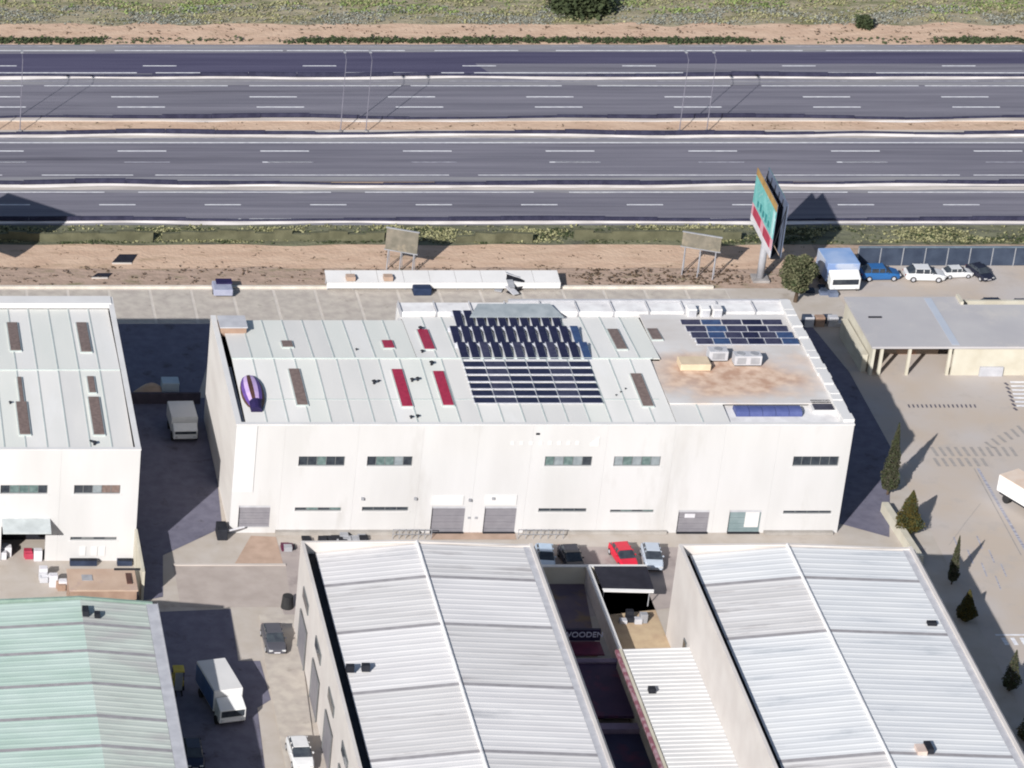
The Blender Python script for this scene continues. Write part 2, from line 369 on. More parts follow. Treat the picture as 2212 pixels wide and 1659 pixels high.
mb = MB(); mb.box(P(375, 1222)[0], P(617, 1222)[0], P(0, 1223)[1], P(0, 1220)[1], .03, .15); tag(mb.build('kerb', kerbm), kind='structure')
# pavement with kerb along the left of the near warehouse
mb = MB(); mb.prism([P(572, 1430)[:2], P(560, 1330)[:2], P(640, 1330)[:2], P(690, 1700)[:2], P(625, 1700)[:2]][::-1][::-1], 0.0, 0.13)
pv_ = mb.build('pavement', concrete_b); pv_['kind'] = 'structure'
# concrete slabs of the yard behind the buildings
poly_sheet('alley', [(-36.9, P(0, 862)[1]), (-28.2, P(0, 862)[1]), (-24, 15.2), (-45, 15.2), (-45, P(0, 862)[1])], 0.03, street_asphalt)  # dark sheet where the left warehouse's shadow falls, deepening the shade
poly_sheet('shaded_lane', [(31.7, -27), (36.5, -30), (41.5, -12), (41.5, 4), (40, 16), (31.7, 16)], 0.03, street_asphalt)  # dark sheet under the long warehouse's shadow, shade helped by its colour
yard = root('yard_slabs', (-20, 20, 0), 'row of pale concrete yard slabs with light joints behind the warehouses', 'paving')
yA, yB = P(0, 700)[1], 23.4
xs = P(330, 660)[0]; pitch = 4.55
for i in range(-9, 14):
    MB().box(xs+i*pitch+.16, xs+(i+1)*pitch-.16, yA+.1, yB-.3, 0.0, .05 + random.uniform(0, .012)).build('slab', concrete_b, yard)
mb = MB(); mb.box(xs-9*pitch, xs+14*pitch, yA, yB, 0, .034); mb.build('joint_bed', mat('joint_pale', k('#d9d0c6', GK), k('#cfc6bb', GK), 1, .9), yard)
mb = MB(); mb.box(-100, P(1540, 622)[0], 23.45, 23.8, 0, .3); single(mb, 'yard_kerb_wall', mat('pale_coping', k('#e6ddd0', GK), k('#d6ccbf', GK), 1, .9), 'low pale kerb wall between the yard slabs and the sandy bank', 'wall')

# ------------------------------------------------------------------ building helpers
def wall_front(x0, x1, y, z0, z1, openings, th=0.35):
    """wall facing the camera with real openings"""
    xs_ = sorted({x0, x1} | {o[0] for o in openings} | {o[1] for o in openings})
    zs_ = sorted({z0, z1} | {o[2] for o in openings} | {o[3] for o in openings})
    xs_ = [a for a in xs_ if x0 <= a <= x1]; zs_ = [a for a in zs_ if z0 <= a <= z1]
    mb = MB()
    def hole(i, j):
        cx_, cz_ = (xs_[i]+xs_[i+1])/2, (zs_[j]+zs_[j+1])/2
        return any(o[0] < cx_ < o[1] and o[2] < cz_ < o[3] for o in openings)
    nx, nz = len(xs_)-1, len(zs_)-1
    H = [[hole(i, j) if 0 <= i < nx and 0 <= j < nz else True for j in range(nz)] for i in range(nx)]
    full = lambda i, j: 0 <= i < nx and 0 <= j < nz and not H[i][j]
    for i in range(nx):
        for j in range(nz):
            if H[i][j]: continue
            a, b, c, d = xs_[i], xs_[i+1], zs_[j], zs_[j+1]; yb = y+th
            mb.face([(a, y, c), (b, y, c), (b, y, d), (a, y, d)]); mb.face([(b, yb, c), (a, yb, c), (a, yb, d), (b, yb, d)])
            if not full(i-1, j): mb.face([(a, yb, c), (a, y, c), (a, y, d), (a, yb, d)])
            if not full(i+1, j): mb.face([(b, y, c), (b, yb, c), (b, yb, d), (b, y, d)])
            if not full(i, j-1): mb.face([(a, yb, c), (b, yb, c), (b, y, c), (a, y, c)])
            if not full(i, j+1): mb.face([(a, y, d), (b, y, d), (b, yb, d), (a, yb, d)])
    return mb
def window(parent, o, y, kinds, n=5, name='window'):
    x0, x1, z0, z1 = o; t = .06; d0, d1 = y+.14, y+.22
    mb = MB().box(x0, x1, d0, d1, z0, z0+t).box(x0, x1, d0, d1, z1-t, z1).box(x0, x0+t, d0, d1, z0+t, z1-t).box(x1-t, x1, d0, d1, z0+t, z1-t)
    for i in range(1, n):
        xm = x0+(x1-x0)*i/n; mb.box(xm-.03, xm+.03, d0, d1, z0+t, z1-t)
    wn = mb.build(name, frame_m, parent)
    for i in range(n):
        a = x0+(x1-x0)*i/n+.031; b = x0+(x1-x0)*(i+1)/n-.031
        MB().box(max(a, x0+t+.001), min(b, x1-t-.001), d0+.03, d0+.05, z0+t, z1-t).build('pane', kinds[i % len(kinds)], wn)
    MB().box(x0-.12, x1+.12, y-.07, y+.13, z0-.09, z0-.002).build('sill', white_wall2, wn)
    return wn
def shutter(parent, o, y, m=door_grey, label=None, slats=8):
    x0, x1, z0, z1 = o; mb = MB(); h = (z1-z0)/slats
    for i in range(slats):
        mb.box(x0+.04, x1-.04, y+.2 + .02*(i % 2), y+.27, z0+i*h, z0+(i+1)*h-.025)
    mb.box(x0+.002, x0+.04, y+.12, y+.28, z0, z1); mb.box(x1-.04, x1-.002, y+.12, y+.28, z0, z1)
    d = mb.build('roller_door', m, parent)
    if label: d['label'] = label
    MB().box(x0, x1, y+.1, y+.19, z1-.28, z1-.002).build('shutter_box', light_grey, d)
    return d
def opn(px0, px1, py0, py1, y):
    a = PW(px0, (py0+py1)/2, y); b = PW(px1, (py0+py1)/2, y); c = PW(px0, py0, y); d = PW(px0, py1, y)
    return (a[0], b[0], max(d[2], 0.0), c[2])
def gable_z(y, yf, yr, yb, ze, zr):
    return ze+(zr-ze)*(y-yf)/(yr-yf) if y < yr else ze+(zr-ze)*(yb-y)/(yb-yr)
def roof_panels(parent, x0, x1, y0, y1, z0, z1, pitch, mats, lean=0.0, t=.08):
    """flat sheets side by side with raised seams between them"""
    n = max(1, round((x1-x0)/pitch)); p = (x1-x0)/n; rb = MB(); rr = random.Random(int(x0*10+y0))
    for i in range(n):
        a, b = x0+i*p+.03, x0+(i+1)*p-.03
        MB().slab([(a, y0, z0), (b, y0, z0), (b, y1, z1), (a, y1, z1)], t).build('roof_panel', mats[rr.randrange(len(mats))], parent)
        if i:
            c = x0+i*p; n0 = len(rb.v)
            rb.slab([(c-.06, y0, z0+.05), (c+.06, y0, z0+.05), (c+.06, y1, z1+.05), (c-.06, y1, z1+.05)], .12)
    rb.build('roof_seams', rib_metal, parent)
def skylight(parent, px0, px1, py0, py1, zf, m, label=None):
    z = zf(P((px0+px1)/2, (py0+py1)/2, 12)[1])+.04
    a = P(px0, py0, z); b = P(px1, py1, z)
    wdt = 1.0 if px1-px0 > 19 else (b[0]-a[0])
    wdt = min(wdt, 1.25); x = (a[0]+b[0])/2; y0, y1 = b[1], a[1]; h = .17
    MBf = MB()
    za, zb = zf(y0)+.02, zf(y1)+.02
    fr = MB().slab([(x-wdt/2-.1, y0-.1, za+h-.04), (x+wdt/2+.1, y0-.1, za+h-.04), (x+wdt/2+.1, y1+.1, zb+h-.04), (x-wdt/2-.1, y1+.1, zb+h-.04)], h)
    s = fr.build('skylight', rib_metal, parent)
    if label: s['label'] = label
    MBf.slab([(x-wdt/2, y0, za+h+.02), (x+wdt/2, y0, za+h+.02), (x+wdt/2, y1, zb+h+.02), (x-wdt/2, y1, zb+h+.02)], .055)
    MBf.build('pane', m, s)
    return s
def vent(parent, px, py, zf, s=1.0):
    z = zf(P(px, py, 12)[1]); x, y, _ = P(px, py, z)
    mb = MB().tube((x, y, z-.05), (x, y, z+.35*s), .14*s).tube((x, y, z+.35*s), (x, y, z+.5*s), .3*s, .1*s)
    mb.build('roof_vent', dark_gap, parent)

# ------------------------------------------------------------------ MAIN WAREHOUSE
YF, H = -29.1, 12.05
XL, XR_ = -28.0, 31.6
YR = P(1000, 775, 12.3)[1]
YBr = P(1000, 682, 11.9)[1]        # roof end in front of the white bays
YBl = P(600, 686, 11.9)[1]         # the left part ends earlier
YBB = P(1300, 648, 12.2)[1]
XS = P(860, 660, 12)[0]
M = root('warehouse', (0, -18, 0), 'long white warehouse with pale metal roof, solar panels and strip windows', 'warehouse')
ze, zr = 11.75, 12.3
ro = YF+1.0
zfM = lambda y: gable_z(y, ro, YR, YBr, ze, zr)
ups = [opn(a, b, 986, 1007, YF) for a, b in ((645, 745), (793, 891), (1177, 1279), (1326, 1427), (1713, 1812))]
lows = [opn(a, b, c, d, YF) for a, b, c, d in ((637, 737, 1096, 1104), (782, 882, 1095, 1104), (1163, 1267, 1098, 1106), (1318, 1412, 1101, 1107), (1692, 1796, 1103, 1110))]
doors = [opn(a, b, c, d, YF) for a, b, c, d in ((515, 583, 1092, 1135), (931, 1003, 1094, 1150), (1045, 1114, 1094, 1150), (1463, 1530, 1102, 1156), (1573, 1642, 1102, 1156))]
doors = [(a, b, 0.0 if i else .6, d) for i, (a, b, c, d) in enumerate(doors)]
allo = ups+lows+doors
cuts = [XL] + [PW(px, 1040, YF)[0] for px in (608, 766, 905, 1025, 1140, 1300, 1445, 1552, 1668)] + [XR_]
for a, b in zip(cuts[:-1], cuts[1:]):
    ops = [o for o in allo if a < (o[0]+o[1])/2 < b]
    wall_front(a+.004, b-.004, YF, 0, H, ops).build('wall_panel', white_wall, M)
MB().box(XL, XL+.35, YF+.352, YBl, 0, H-.01).build('side_wall', mat('side_wall', k('#e0dbd5', 1.15), k('#d4cec8', 1.15), .3, .9, (1, .3, 1)), M)
MB().box(XR_-.35, XR_, YF+.352, YBB, 0, H-.01).build('side_wall', white_wall, M)
MB().box(XL+.352, XS, YBl-.35, YBl, 0, 11.6).box(XS-.35, XS, YBl+.001, YBr, 0, 11.6).box(XS+.001, XR_-.352, YBB-.35, YBB, 0, 11.9).build('rear_wall', white_wall, M)
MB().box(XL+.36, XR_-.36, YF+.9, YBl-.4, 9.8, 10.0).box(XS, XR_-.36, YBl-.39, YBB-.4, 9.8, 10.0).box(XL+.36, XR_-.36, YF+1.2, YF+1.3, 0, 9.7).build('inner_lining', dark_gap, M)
# coping: white band along the front top, dark gutter behind it
MB().box(XL-.04, XR_+.04, YF-.05, YF+.42, H+.002, H+.14).build('front_coping', white_wall2, M)
MB().box(XL+.43, P(1700, 910, 12)[0], YF+.43, YF+.98, 11.2, 11.3).build('gutter', dark_gap, M)
MB().box(XL-.03, XL+.5, YF+.43, YBl, H+.0, H+.12).build('side_coping', white_wall2, M)
MB().box(XL+.5, XL+.95, YF+.9, YR-.5, 11.55, 11.66).build('side_gutter', grey_metal, M)
XT = P(1575, 905, 11.8)[0]         # from here right the roof is a terrace
XT2 = P(1440, 800, 12.1)[0]
roof_panels(M, XL+1.0, XT2-1.2, ro, YR-.03, ze, zr, 2.1, [metal_roof, metal_roof, metal_roof_g, metal_roof_d])
roof_panels(M, XT2-1.2, XT, ro, P(1500, 872, 12)[1], ze, zfM(P(1500, 872, 12)[1]), 2.1, [metal_roof, metal_roof_g, metal_roof_d])
roof_panels(M, XL+1.0, XS, YR+.03, YBl-.4, zr, zfM(YBl-.4), 2.1, [metal_roof, metal_roof_g, metal_roof_d])
roof_panels(M, XS, XT2-.2, YR+.03, YBr, zr, ze, 2.1, [metal_roof, metal_roof_g, metal_roof])
MB().tube((XL+1, YR, zr+.05), (XT2-1, YR, zr+.05), .09).build('ridge_cap', rib_metal, M)
# mid-slope overlap line
for py in (862,):
    y = P(900, py, 12)[1]; z = zfM(y)+.012
    MB().slab([(XL+1.2, y-.06, z+.02), (XT2-2, y-.06, z+.02), (XT2-2, y+.06, z+.03), (XL+1.2, y+.06, z+.03)], .03).build('overlap_strip', rib_metal, M)
# white bays along the rear edge
bay = 3.62; x = XS+.1; i = 0
while x < XR_-1.2:
    xe = min(x+bay-.14, XR_-.5)
    MB().box(x, xe, YBr+.42, YBB-.45, 11.2, 12.12+random.uniform(0, .05)).build('rear_bay', white_roof, M)
    MB().box(x-.1, x-.03, YBr+.3, YBB-.36, 11.6, 12.32).build('bay_divider', light_grey, M)
    x += bay; i += 1
MB().box(XS, XR_-.4, YBr+.05, YBr+.38, 11.1, 11.2).build('gutter', dark_gap, M)
MB().box(P(900, 0, 0)[0]-9, XR_, YBB-.3, YBB+.05, 11.9, 12.3).build('rear_coping', light_grey, M)
# grey sloping canopy over the top of the solar array
ca = [P(1015, 684, 12.3), P(1218, 684, 12.3), P(1188, 656, 12.75), P(1032, 656, 12.75)]
MB().slab(ca, .12).build('grey_canopy', mat('canopy_grey', k('#8f979c', GK), k('#a2a9ad', GK), .8, .6), M)
# terrace at the right end
dy0, dy1 = P(1500, 868, 12)[1], P(1500, 752, 12)[1]
def blob(px, py, rx, ry, z, n=26, seed=1, amp=.18):
    r = random.Random(seed); pts = []
    ph = [(r.uniform(0, 6), r.uniform(.3, 1)) for _ in range(5)]
    for i in range(n):
        t = 2*pi*i/n; f = 1+amp*sum(a*sin((j+2)*t+p) for j, (p, a) in enumerate(ph))/2
        pts.append(P(px+rx*cos(t)*f, py-ry*sin(t)*f, z))
    return pts
xd0, xd1 = P(1452, 800, 12)[0], XR_-.9
deck_m = grey_deck.copy(); deck_m.name = 'deck_with_sand'; dn = deck_m.node_tree; db = dn.nodes['Principled BSDF']
base_l = db.inputs['Base Color'].links[0].from_socket
pc = P(1575, 812, 12.05); gg = dn.nodes.new('ShaderNodeNewGeometry'); vm = dn.nodes.new('ShaderNodeMapping')
vm.vector_type = 'POINT'; vm.inputs['Scale'].default_value = (1/8.0, 1/4.9, 0); vm.inputs['Location'].default_value = (-pc[0]/8.0, -pc[1]/4.9, 0)
dn.links.new(gg.outputs['Position'], vm.inputs['Vector'])
ln = dn.nodes.new('ShaderNodeVectorMath'); ln.operation = 'LENGTH'; dn.links.new(vm.outputs[0], ln.inputs[0])
nz = dn.nodes.new('ShaderNodeTexNoise'); nz.inputs['Scale'].default_value = .45; nz.inputs['Detail'].default_value = 8; dn.links.new(gg.outputs['Position'], nz.inputs['Vector'])
ad = dn.nodes.new('ShaderNodeMath'); ad.operation = 'MULTIPLY_ADD'; ad.inputs[1].default_value = 1.5; dn.links.new(nz.outputs['Fac'], ad.inputs[0]); dn.links.new(ln.outputs['Value'], ad.inputs[2])
mr = dn.nodes.new('ShaderNodeMapRange'); mr.inputs['From Min'].default_value = 1.35; mr.inputs['From Max'].default_value = 2.05; mr.inputs['To Min'].default_value = 1; mr.inputs['To Max'].default_value = 0
dn.links.new(ad.outputs[0], mr.inputs['Value'])
n9 = dn.nodes.new('ShaderNodeTexNoise'); n9.inputs['Scale'].default_value = .9; n9.inputs['Detail'].default_value = 8; dn.links.new(gg.outputs['Position'], n9.inputs['Vector'])
r9 = dn.nodes.new('ShaderNodeValToRGB'); r9.color_ramp.elements[0].position = .38; r9.color_ramp.elements[1].position = .64
r9.color_ramp.elements[0].color = (*k('#dcc2ad', 1.1), 1); r9.color_ramp.elements[1].color = (*k('#bd9a84', 1.1), 1); dn.links.new(n9.outputs['Fac'], r9.inputs[0])
mx9 = dn.nodes.new('ShaderNodeMix'); mx9.data_type = 'RGBA'; dn.links.new(mr.outputs[0], mx9.inputs['Factor']); dn.links.new(base_l, mx9.inputs['A']); dn.links.new(r9.outputs[0], mx9.inputs['B'])
dn.links.new(mx9.outputs['Result'], db.inputs['Base Color'])
MB().box(XT2-1.15, XR_-.36, P(1500, 872, 12)[1]+.02, YR+.02, 11.9, 12.05).box(XT2-.15, XR_-.36, YR+.021, YBr, 11.9, 12.05).build('terrace_deck', deck_m, M)
MB().box(XT, XR_-.36, ro, dy0-.02, 11.5, 11.62).build('terrace_floor', white_roof, M)
# ragged white side parapet on the right
mb = MB(); rr = random.Random(5); y = YF+.45
while y < YBB-.4:
    l = rr.uniform(.7, 1.6); mb.box(XR_-.9-rr.uniform(0, .12), XR_+rr.uniform(.0, .12), y, min(y+l, YBB-.4), 11.7, 12.35+rr.uniform(-.08, .12)); y += l
mb.build('side_parapet', white_wall2, M)
for px0, px1, py0, py1, red in ((610, 630, 738, 752, 0), (828, 848, 737, 754, 1), (905, 935, 712, 758, 1), (628, 660, 802, 873, 0), (852, 885, 803, 876, 1),
                                (941, 974, 807, 874, 1), (1316, 1350, 711, 758, 0), (1403, 1425, 711, 736, 0), (1369, 1404, 812, 876, 0)):
    skylight(M, px0, px1, py0, py1, zfM, skylight_red if red else skylight_brown, 'red skylight' if red else 'brown skylight')
for px, py, s in ((808, 829, .9), (818, 825, .5), (890, 824, .8), (902, 822, .8), (932, 788, .9), (912, 762, .7), (888, 904, .7), (902, 902, .7), (770, 757, .5), (908, 713, .9)):
    vent(M, px, py, zfM, s)
for q in range(3): vent(M, 1331+10*q, 855-7*q, zfM, .35)
# facade fittings
gp = [glass_dark, glass_green, glass_green, glass_dark]
sets = [[glass_dark, glass_dark, glass_green, glass_dark, glass_dark], [glass_dark, glass_green, glass_green, glass_pale, glass_dark], [glass_green, glass_pale, glass_green, glass_pale, glass_dark],
        [glass_pale, glass_green, glass_pale, glass_green, glass_pale], [glass_dark]*5]
for o, s in zip(ups, sets): window(M, o, YF, s, 5)
for i, o in enumerate(lows): window(M, o, YF, [glass_dark, glass_green if i in (0, 3) else glass_dark], 4, 'slot_window')
for i, o in enumerate(doors): shutter(M, o, YF, mat('door_teal', k('#a3b5b8', WK), k('#94a8ab', WK), 1, .5) if i == 4 else door_grey, 'pale teal roller door with a white panel' if i == 4 else None)
a = opn(1610, 1640, 1104, 1140, YF); MB().box(a[0], a[1], YF+.13, YF+.18, a[2], a[3]).build('door_panel', white_wall2, M)
a = opn(1480, 1502, 1112, 1120, YF); MB().box(a[0], a[1], YF+.15, YF+.195, a[2], a[3]).build('door_notice', whitep, M)
for q in ((932, 1001, 1071, 1090), (1048, 1116, 1069, 1090), (506, 551, 920, 1062)):
    a = opn(*q, YF); MB().box(a[0], a[1], YF-.08, YF-.003, a[2], a[3]).build('white_board', white_wall2, M)
for px, py in ((783, 1076), (897, 1076), (1015, 1079), (1065, 1075)):
    p = PW(px, py, YF); MB().box(p[0]-.13, p[0]+.13, YF-.25, YF-.003, p[2]-.12, p[2]+.12).build('wall_lamp', grey_metal, M)
for px in (1013, 1028): 
    p = PW(px, 1118, YF); MB().box(p[0]-.12, p[0]+.12, YF-.1, YF-.003, p[2]-.1, p[2]+.1).build('meter_box', grey_metal, M)
p = PW(1162, 937, YF); MB().box(p[0]-.18, p[0]+.18, YF-.06, YF-.003, p[2]-.1, p[2]+.1).build('wall_grille', dark_gap, M)
sign_pale = mat('sign_pale', k('#f2efec', .93), k('#ece9e6', .93), 1, .8)
for j, px in enumerate((1107, 1126, 1147, 1168, 1188, 1208, 1228, 1247)):    # faint raised white characters, too small to read
    p = PW(px, 957, YF); MB().box(p[0]-.17, p[0]+.17, YF-.04, YF-.003, p[2]-.2, p[2]+.2).build('wall_sign_mark', sign_pale, M)
p = PW(1275, 955, YF); q = PW(1294, 955, YF); MB().prism([(p[0], YF-.05), (q[0], YF-.05), (q[0], YF-.003), (p[0], YF-.003)], p[2]-.45, [p[2]-.2, p[2]+.6, p[2]+.6, p[2]-.2]).build('wall_sign_mark', sign_pale, M)
# railings, ledges and plinth
MB().box(XL+4.5, PW(905, 1140, YF)[0], YF-.5, YF-.003, 0, .35).box(PW(1130, 1140, YF)[0], PW(1440, 1140, YF)[0], YF-.35, YF-.003, 0, .3).box(PW(1650, 1140, YF)[0], XR_-.5, YF-.5, YF-.003, 0, .3).build('plinth', mat('plinth', k('#cfc9c2', WK), k('#bdb6ae', WK), 1, .9), M)
for pa, pb in ((845, 928), (1115, 1212)):
    a = PW(pa, 1140, YF)[0]; b = PW(pb, 1140, YF)[0]; mb = MB()
    mb.box(a, b, YF-1.2, YF-1.14, 1.0, 1.07).box(a, b, YF-1.2, YF-1.14, .5, .55)
    for i in range(7):
        x = a+(b-a)*i/6; mb.box(x-.03, x+.03, YF-1.2, YF-1.14, 0, 1.07)
    mb.build('railing', grey_metal, M)
# dark thresholds in front of the roller doors
for o in doors[1:]:
    MB().box(o[0], o[1], YF-.25, YF-.003, 0, .12).build('threshold', dark_gap, M)
# brown stair head at the rear left corner
MB().box(XL+.6, XL+3.2, YBl-3.6, YBl-1.2, 11.6, 12.6).build('stair_head', brown_box, M)
MB().box(XL+.5, XL+3.3, YBl-3.7, YBl-1.1, 12.602, 12.72).build('stair_head_roof', light_grey, M)

# ---- things standing on the main roof
def solar(name, label, rows, zf, group=None):
    p0 = P(rows[0]['x0'], rows[0]['py'], 12.2)
    r = root(name, (p0[0], p0[1], zf(p0[1])+.05), label, 'solar array', 'solar arrays on the long white warehouse')
    for q in rows:
        z = zf(P(q['x0'], q['py'], 12)[1])+.2
        a = P(q['x0'], q['py'], z); b = P(q['x1'], q['py'], z); n = q['n']; p = (b[0]-a[0])/n; y = a[1]; d = q['d']; h = q.get('h', .25)
        fr = MB()
        for i in range(n):
            x0, x1 = a[0]+i*p+q['gap']/2, a[0]+(i+1)*p-q['gap']/2
            s = MB().slab([(x0, y-d/2, z), (x1, y-d/2, z), (x1, y+d/2, z+h), (x0, y+d/2, z+h)], .05)
            s.build('solar_panel', q['m'][i % len(q['m'])] if not (i == n-1 and q.get('last')) else pv_blue, r)
            fr.slab([(x0-.05, y-d/2-.05, z-.052), (x1+.05, y-d/2-.05, z-.052), (x1+.05, y+d/2+.05, z+h-.05), (x0-.05, y+d/2+.05, z+h-.05)], .04)
        fr.box(a[0], b[0], y-d/2+.1, y-d/2+.18, z-.28, z-.1).box(a[0], b[0], y+d/2-.18, y+d/2-.1, z-.28, z+h-.12)
        fr.build('mounting_rack', pvframe, r)
rowsA = [dict(x0=978, x1=1212, py=691, n=10, gap=.36, d=2.9, h=.35, m=[pv]), dict(x0=972, x1=1256, py=725, n=12, gap=.36, d=2.95, h=.35, m=[pv], last=1), dict(x0=988, x1=1276, py=760, n=12, gap=.36, d=2.95, h=.35, m=[pv, pv, pv2], last=1)]
for i in range(6):
    rowsA.append(dict(x0=1000+i*4.6, x1=1275+i*5.2, py=786+i*15.6, n=6, gap=.14, d=.95, h=.02, m=[pv, pv2, pv]))
solar('solar_array', 'large dark solar array of nine rows on the middle of the long white roof', rowsA, zfM)
rowsB = [dict(x0=1470+i*11, x1=1690+i*12, py=697+i*13.5, n=[5, 5, 6, 6][i], gap=.16, d=.95, h=.12, m=[pv2, pv_blue, pv2, pv]) for i in range(4)]
solar('solar_array', 'smaller solar array of four rows beside the sandy roof terrace', rowsB, zfM)
# cluster of grey units north of it and on the terrace
def aircon(px, py, wd, dp, hh, z, label, group, m=light_grey):
    x, y, _ = P(px, py, z); r = root('air_conditioner', (x, y, z), label, 'air conditioner', group)
    MB().box(x-wd/2, x+wd/2, y-dp/2, y+dp/2, z+.08, z+hh).build('casing', m, r, bevel=.04)
    MB().box(x-wd/2+.05, x+wd/2-.05, y-dp/2+.05, y+dp/2-.05, z, z+.079).build('base', dark_gap, r)
    n = max(1, int(wd/1.0))
    for i in range(n):
        cx_ = x-wd/2+wd*(i+.5)/n; MB().tube((cx_, y, z+hh+.001), (cx_, y, z+hh+.07), min(wd/n, dp)*.34, n=14).build('fan', grey_metal, r)
        MB().box(cx_-wd/n*.32, cx_+wd/n*.32, y-dp/2-.03, y-dp/2-.002, z+.25, z+hh-.18).build('grille', grey_metal, r)
aircon(1548, 775, 1.9, 1.2, 1.1, 12.1, 'grey rooftop cooling unit just right of the cream box on the sandy terrace', 'cooling units on the roof')
aircon(1612, 785, 2.7, 1.2, 1.1, 12.1, 'widest grey rooftop cooling unit, in the middle of the sandy terrace', 'cooling units on the roof')
x, y, _ = P(1498, 792, 12.1)
single(MB().box(x-1.5, x+1.5, y-.9, y+.9, 12.1, 12.8), 'plant_box', mat('cream_box', k('#e0cdb0', GK), k('#d4c0a4', GK), 1, .8), 'low cream box on the left of the sandy roof terrace', 'box', bevel=.05)
r = root('shaded_recess', P(1658, 888, 11.65), 'long blue ribbed block standing in for the shaded floor of the white roof recess', 'cover')  # blue sections stand in for the shaded floor of the roof recess
a = P(1590, 900, 11.65); b = P(1733, 900, 11.65); d0 = P(1590, 872, 12.2)[1]
n = 5
for i in range(n):
    x0 = a[0]+(b[0]-a[0])*i/n; x1 = a[0]+(b[0]-a[0])*(i+1)/n; mb = MB()
    ym = (a[1]+d0)/2; ry = (d0-a[1])/2
    N = 10; n0 = 0
    ring = [(ym-ry*cos(pi*t/N), 11.65+.6*sin(pi*t/N)**.6 if 0 < t < N else 11.65) for t in range(N+1)]
    prof_ = ring
    prism_x(mb, [(q[0], q[1]) for q in prof_], x0+.02, x1-.02); mb.build('recess_shade_section', recess_shade_blue, r)
x, y, _ = P(1775, 880, 11.7); r = root('roof_hatch', (x, y, 11.65), 'dark grey louvred hatch with white frame at the front right roof corner', 'hatch')
MB().box(x-1.15, x+1.15, y-1.1, y+1.1, 11.65, 11.95).build('frame', white_wall2, r)
for i in range(5): MB().box(x-.95, x+.95, y-.95+i*.4, y-.95+i*.4+.28, 11.952, 12.05).build('louvre', mat('louvre', k('#4a4a58'), k('#3b3b48'), 1, .7), r)
# white cabinets beside the smaller solar array
for i, (px, lab) in enumerate(((1492, 'white rooftop cabinet behind the smaller solar array, left one'), (1521, 'white rooftop cabinet behind the smaller solar array, middle one'), (1547, 'white rooftop cabinet behind the smaller solar array, right one'))):
    x, y, _ = P(px, 678, 12.1); r = root('roof_cabinet', (x, y, 12), lab, 'cabinet', 'white cabinets on the roof')
    MB().box(x-.45, x+.45, y-.6, y+.6, 11.9, 12.9).build('casing', white_roof, r, bevel=.03)
    MB().box(x-.4, x+.4, y-.64, y-.602, 12.0, 12.8).build('door', light_grey, r)
# striped dome
x, y, _ = P(545, 850, 11.95); r = root('striped_dome', (x, y, 11.95), 'rounded purple, lilac and brown striped dome at the left end of the white roof', 'dome')
secs = [brown_m, purple_m, lilac_m, brown_m, lilac_m, purple_m, brown_m, brown_m]
NA = 8; NL = 10; rx, ry, rz_ = 1.15, 3.3, .9
for a_ in range(NA):
    mb = MB()
    for l in range(NL):
        for (u0, u1) in ((l, l+1),):
            def pt(a2, l2):
                th = pi*a2/NA; ph = pi*l2/NL; s = sin(ph)**.8 if 0 < l2 < NL else 0
                return (x-rx*cos(th)*s, y-ry*cos(ph), 11.97+rz_*sin(th)*s)
            mb.face([pt(a_, u0), pt(a_, u1), pt(a_+1, u1), pt(a_+1, u0)])
    mb.build('cloth_strip', secs[a_], r)
MB().tube((x, y-ry-.3, 11.95), (x, y-ry+.9, 12.25), .55, .65, 12).build('nose_cap', navy_m, r)

# ------------------------------------------------------------------ LEFT WAREHOUSE
YL, HL, XLr = -34.4, 12.3, -37.75
L = root('warehouse', (-55, -22, 0), 'white warehouse with brown skylights and a big dark entrance left of the alley', 'warehouse')
YRL = P(150, 800, 12.4)[1]; YBL = P(150, 664, 12.1)[1]; YBB2 = P(150, 643, 12.3)[1]; XLL = -82.0
zfL = lambda y: gable_z(y, YL+1.0, YRL, YBL, 11.9, 12.4)
upsL = [opn(a, b, 1048, 1067, YL) for a, b in ((-152, -52), (1, 103), (160, 260))]
lowL = [opn(152, 252, 1160, 1167, YL), opn(-160, -60, 1160, 1167, YL)]
dL = opn(2, 98, 1138, 1205, YL); dL = (dL[0], dL[1], 0.0, dL[3])
cutsL = [XLL, -62.0, PW(-30, 1050, YL)[0], PW(130, 1050, YL)[0], XLr]
for a, b in zip(cutsL[:-1], cutsL[1:]):
    wall_front(a+.004, b-.004, YL, 0, HL, [o for o in upsL+lowL+[dL] if a < (o[0]+o[1])/2 < b]).build('wall_panel', white_wall, L)
MB().box(XLr-.35, XLr, YL+.352, YBB2, 0, HL-.01).build('side_wall', white_wall, L)
MB().box(XLL, XLL+.35, YL+.352, YBB2, 0, HL-.01).build('side_wall', white_wall, L)
MB().box(XLL+.352, XLr-.352, YBB2-.35, YBB2, 0, 12.0).build('rear_wall', white_wall, L)
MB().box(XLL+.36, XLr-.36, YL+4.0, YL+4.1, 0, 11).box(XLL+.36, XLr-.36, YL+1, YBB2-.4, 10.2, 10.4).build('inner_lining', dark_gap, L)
MB().box(XLL-.04, XLr+.04, YL-.05, YL+.4, HL+.002, HL+.12).build('front_coping', white_wall2, L)
MB().box(XLL, XLr-.4, YL+.42, YL+.98, 11.4, 11.5).build('gutter', dark_gap, L)
MB().box(XLr-.5, XLr+.03, YL+.42, YBB2, HL, HL+.1).build('side_coping', white_wall2, L)
roof_panels(L, XLL+.5, XLr-.55, YL+1.0, YRL-.03, 11.9, 12.4, 2.05, [metal_roof, metal_roof_g, metal_roof, metal_roof_d])
roof_panels(L, XLL+.5, XLr-.55, YRL+.03, YBL, 12.4, 11.9, 2.05, [metal_roof, metal_roof_g, metal_roof_d])
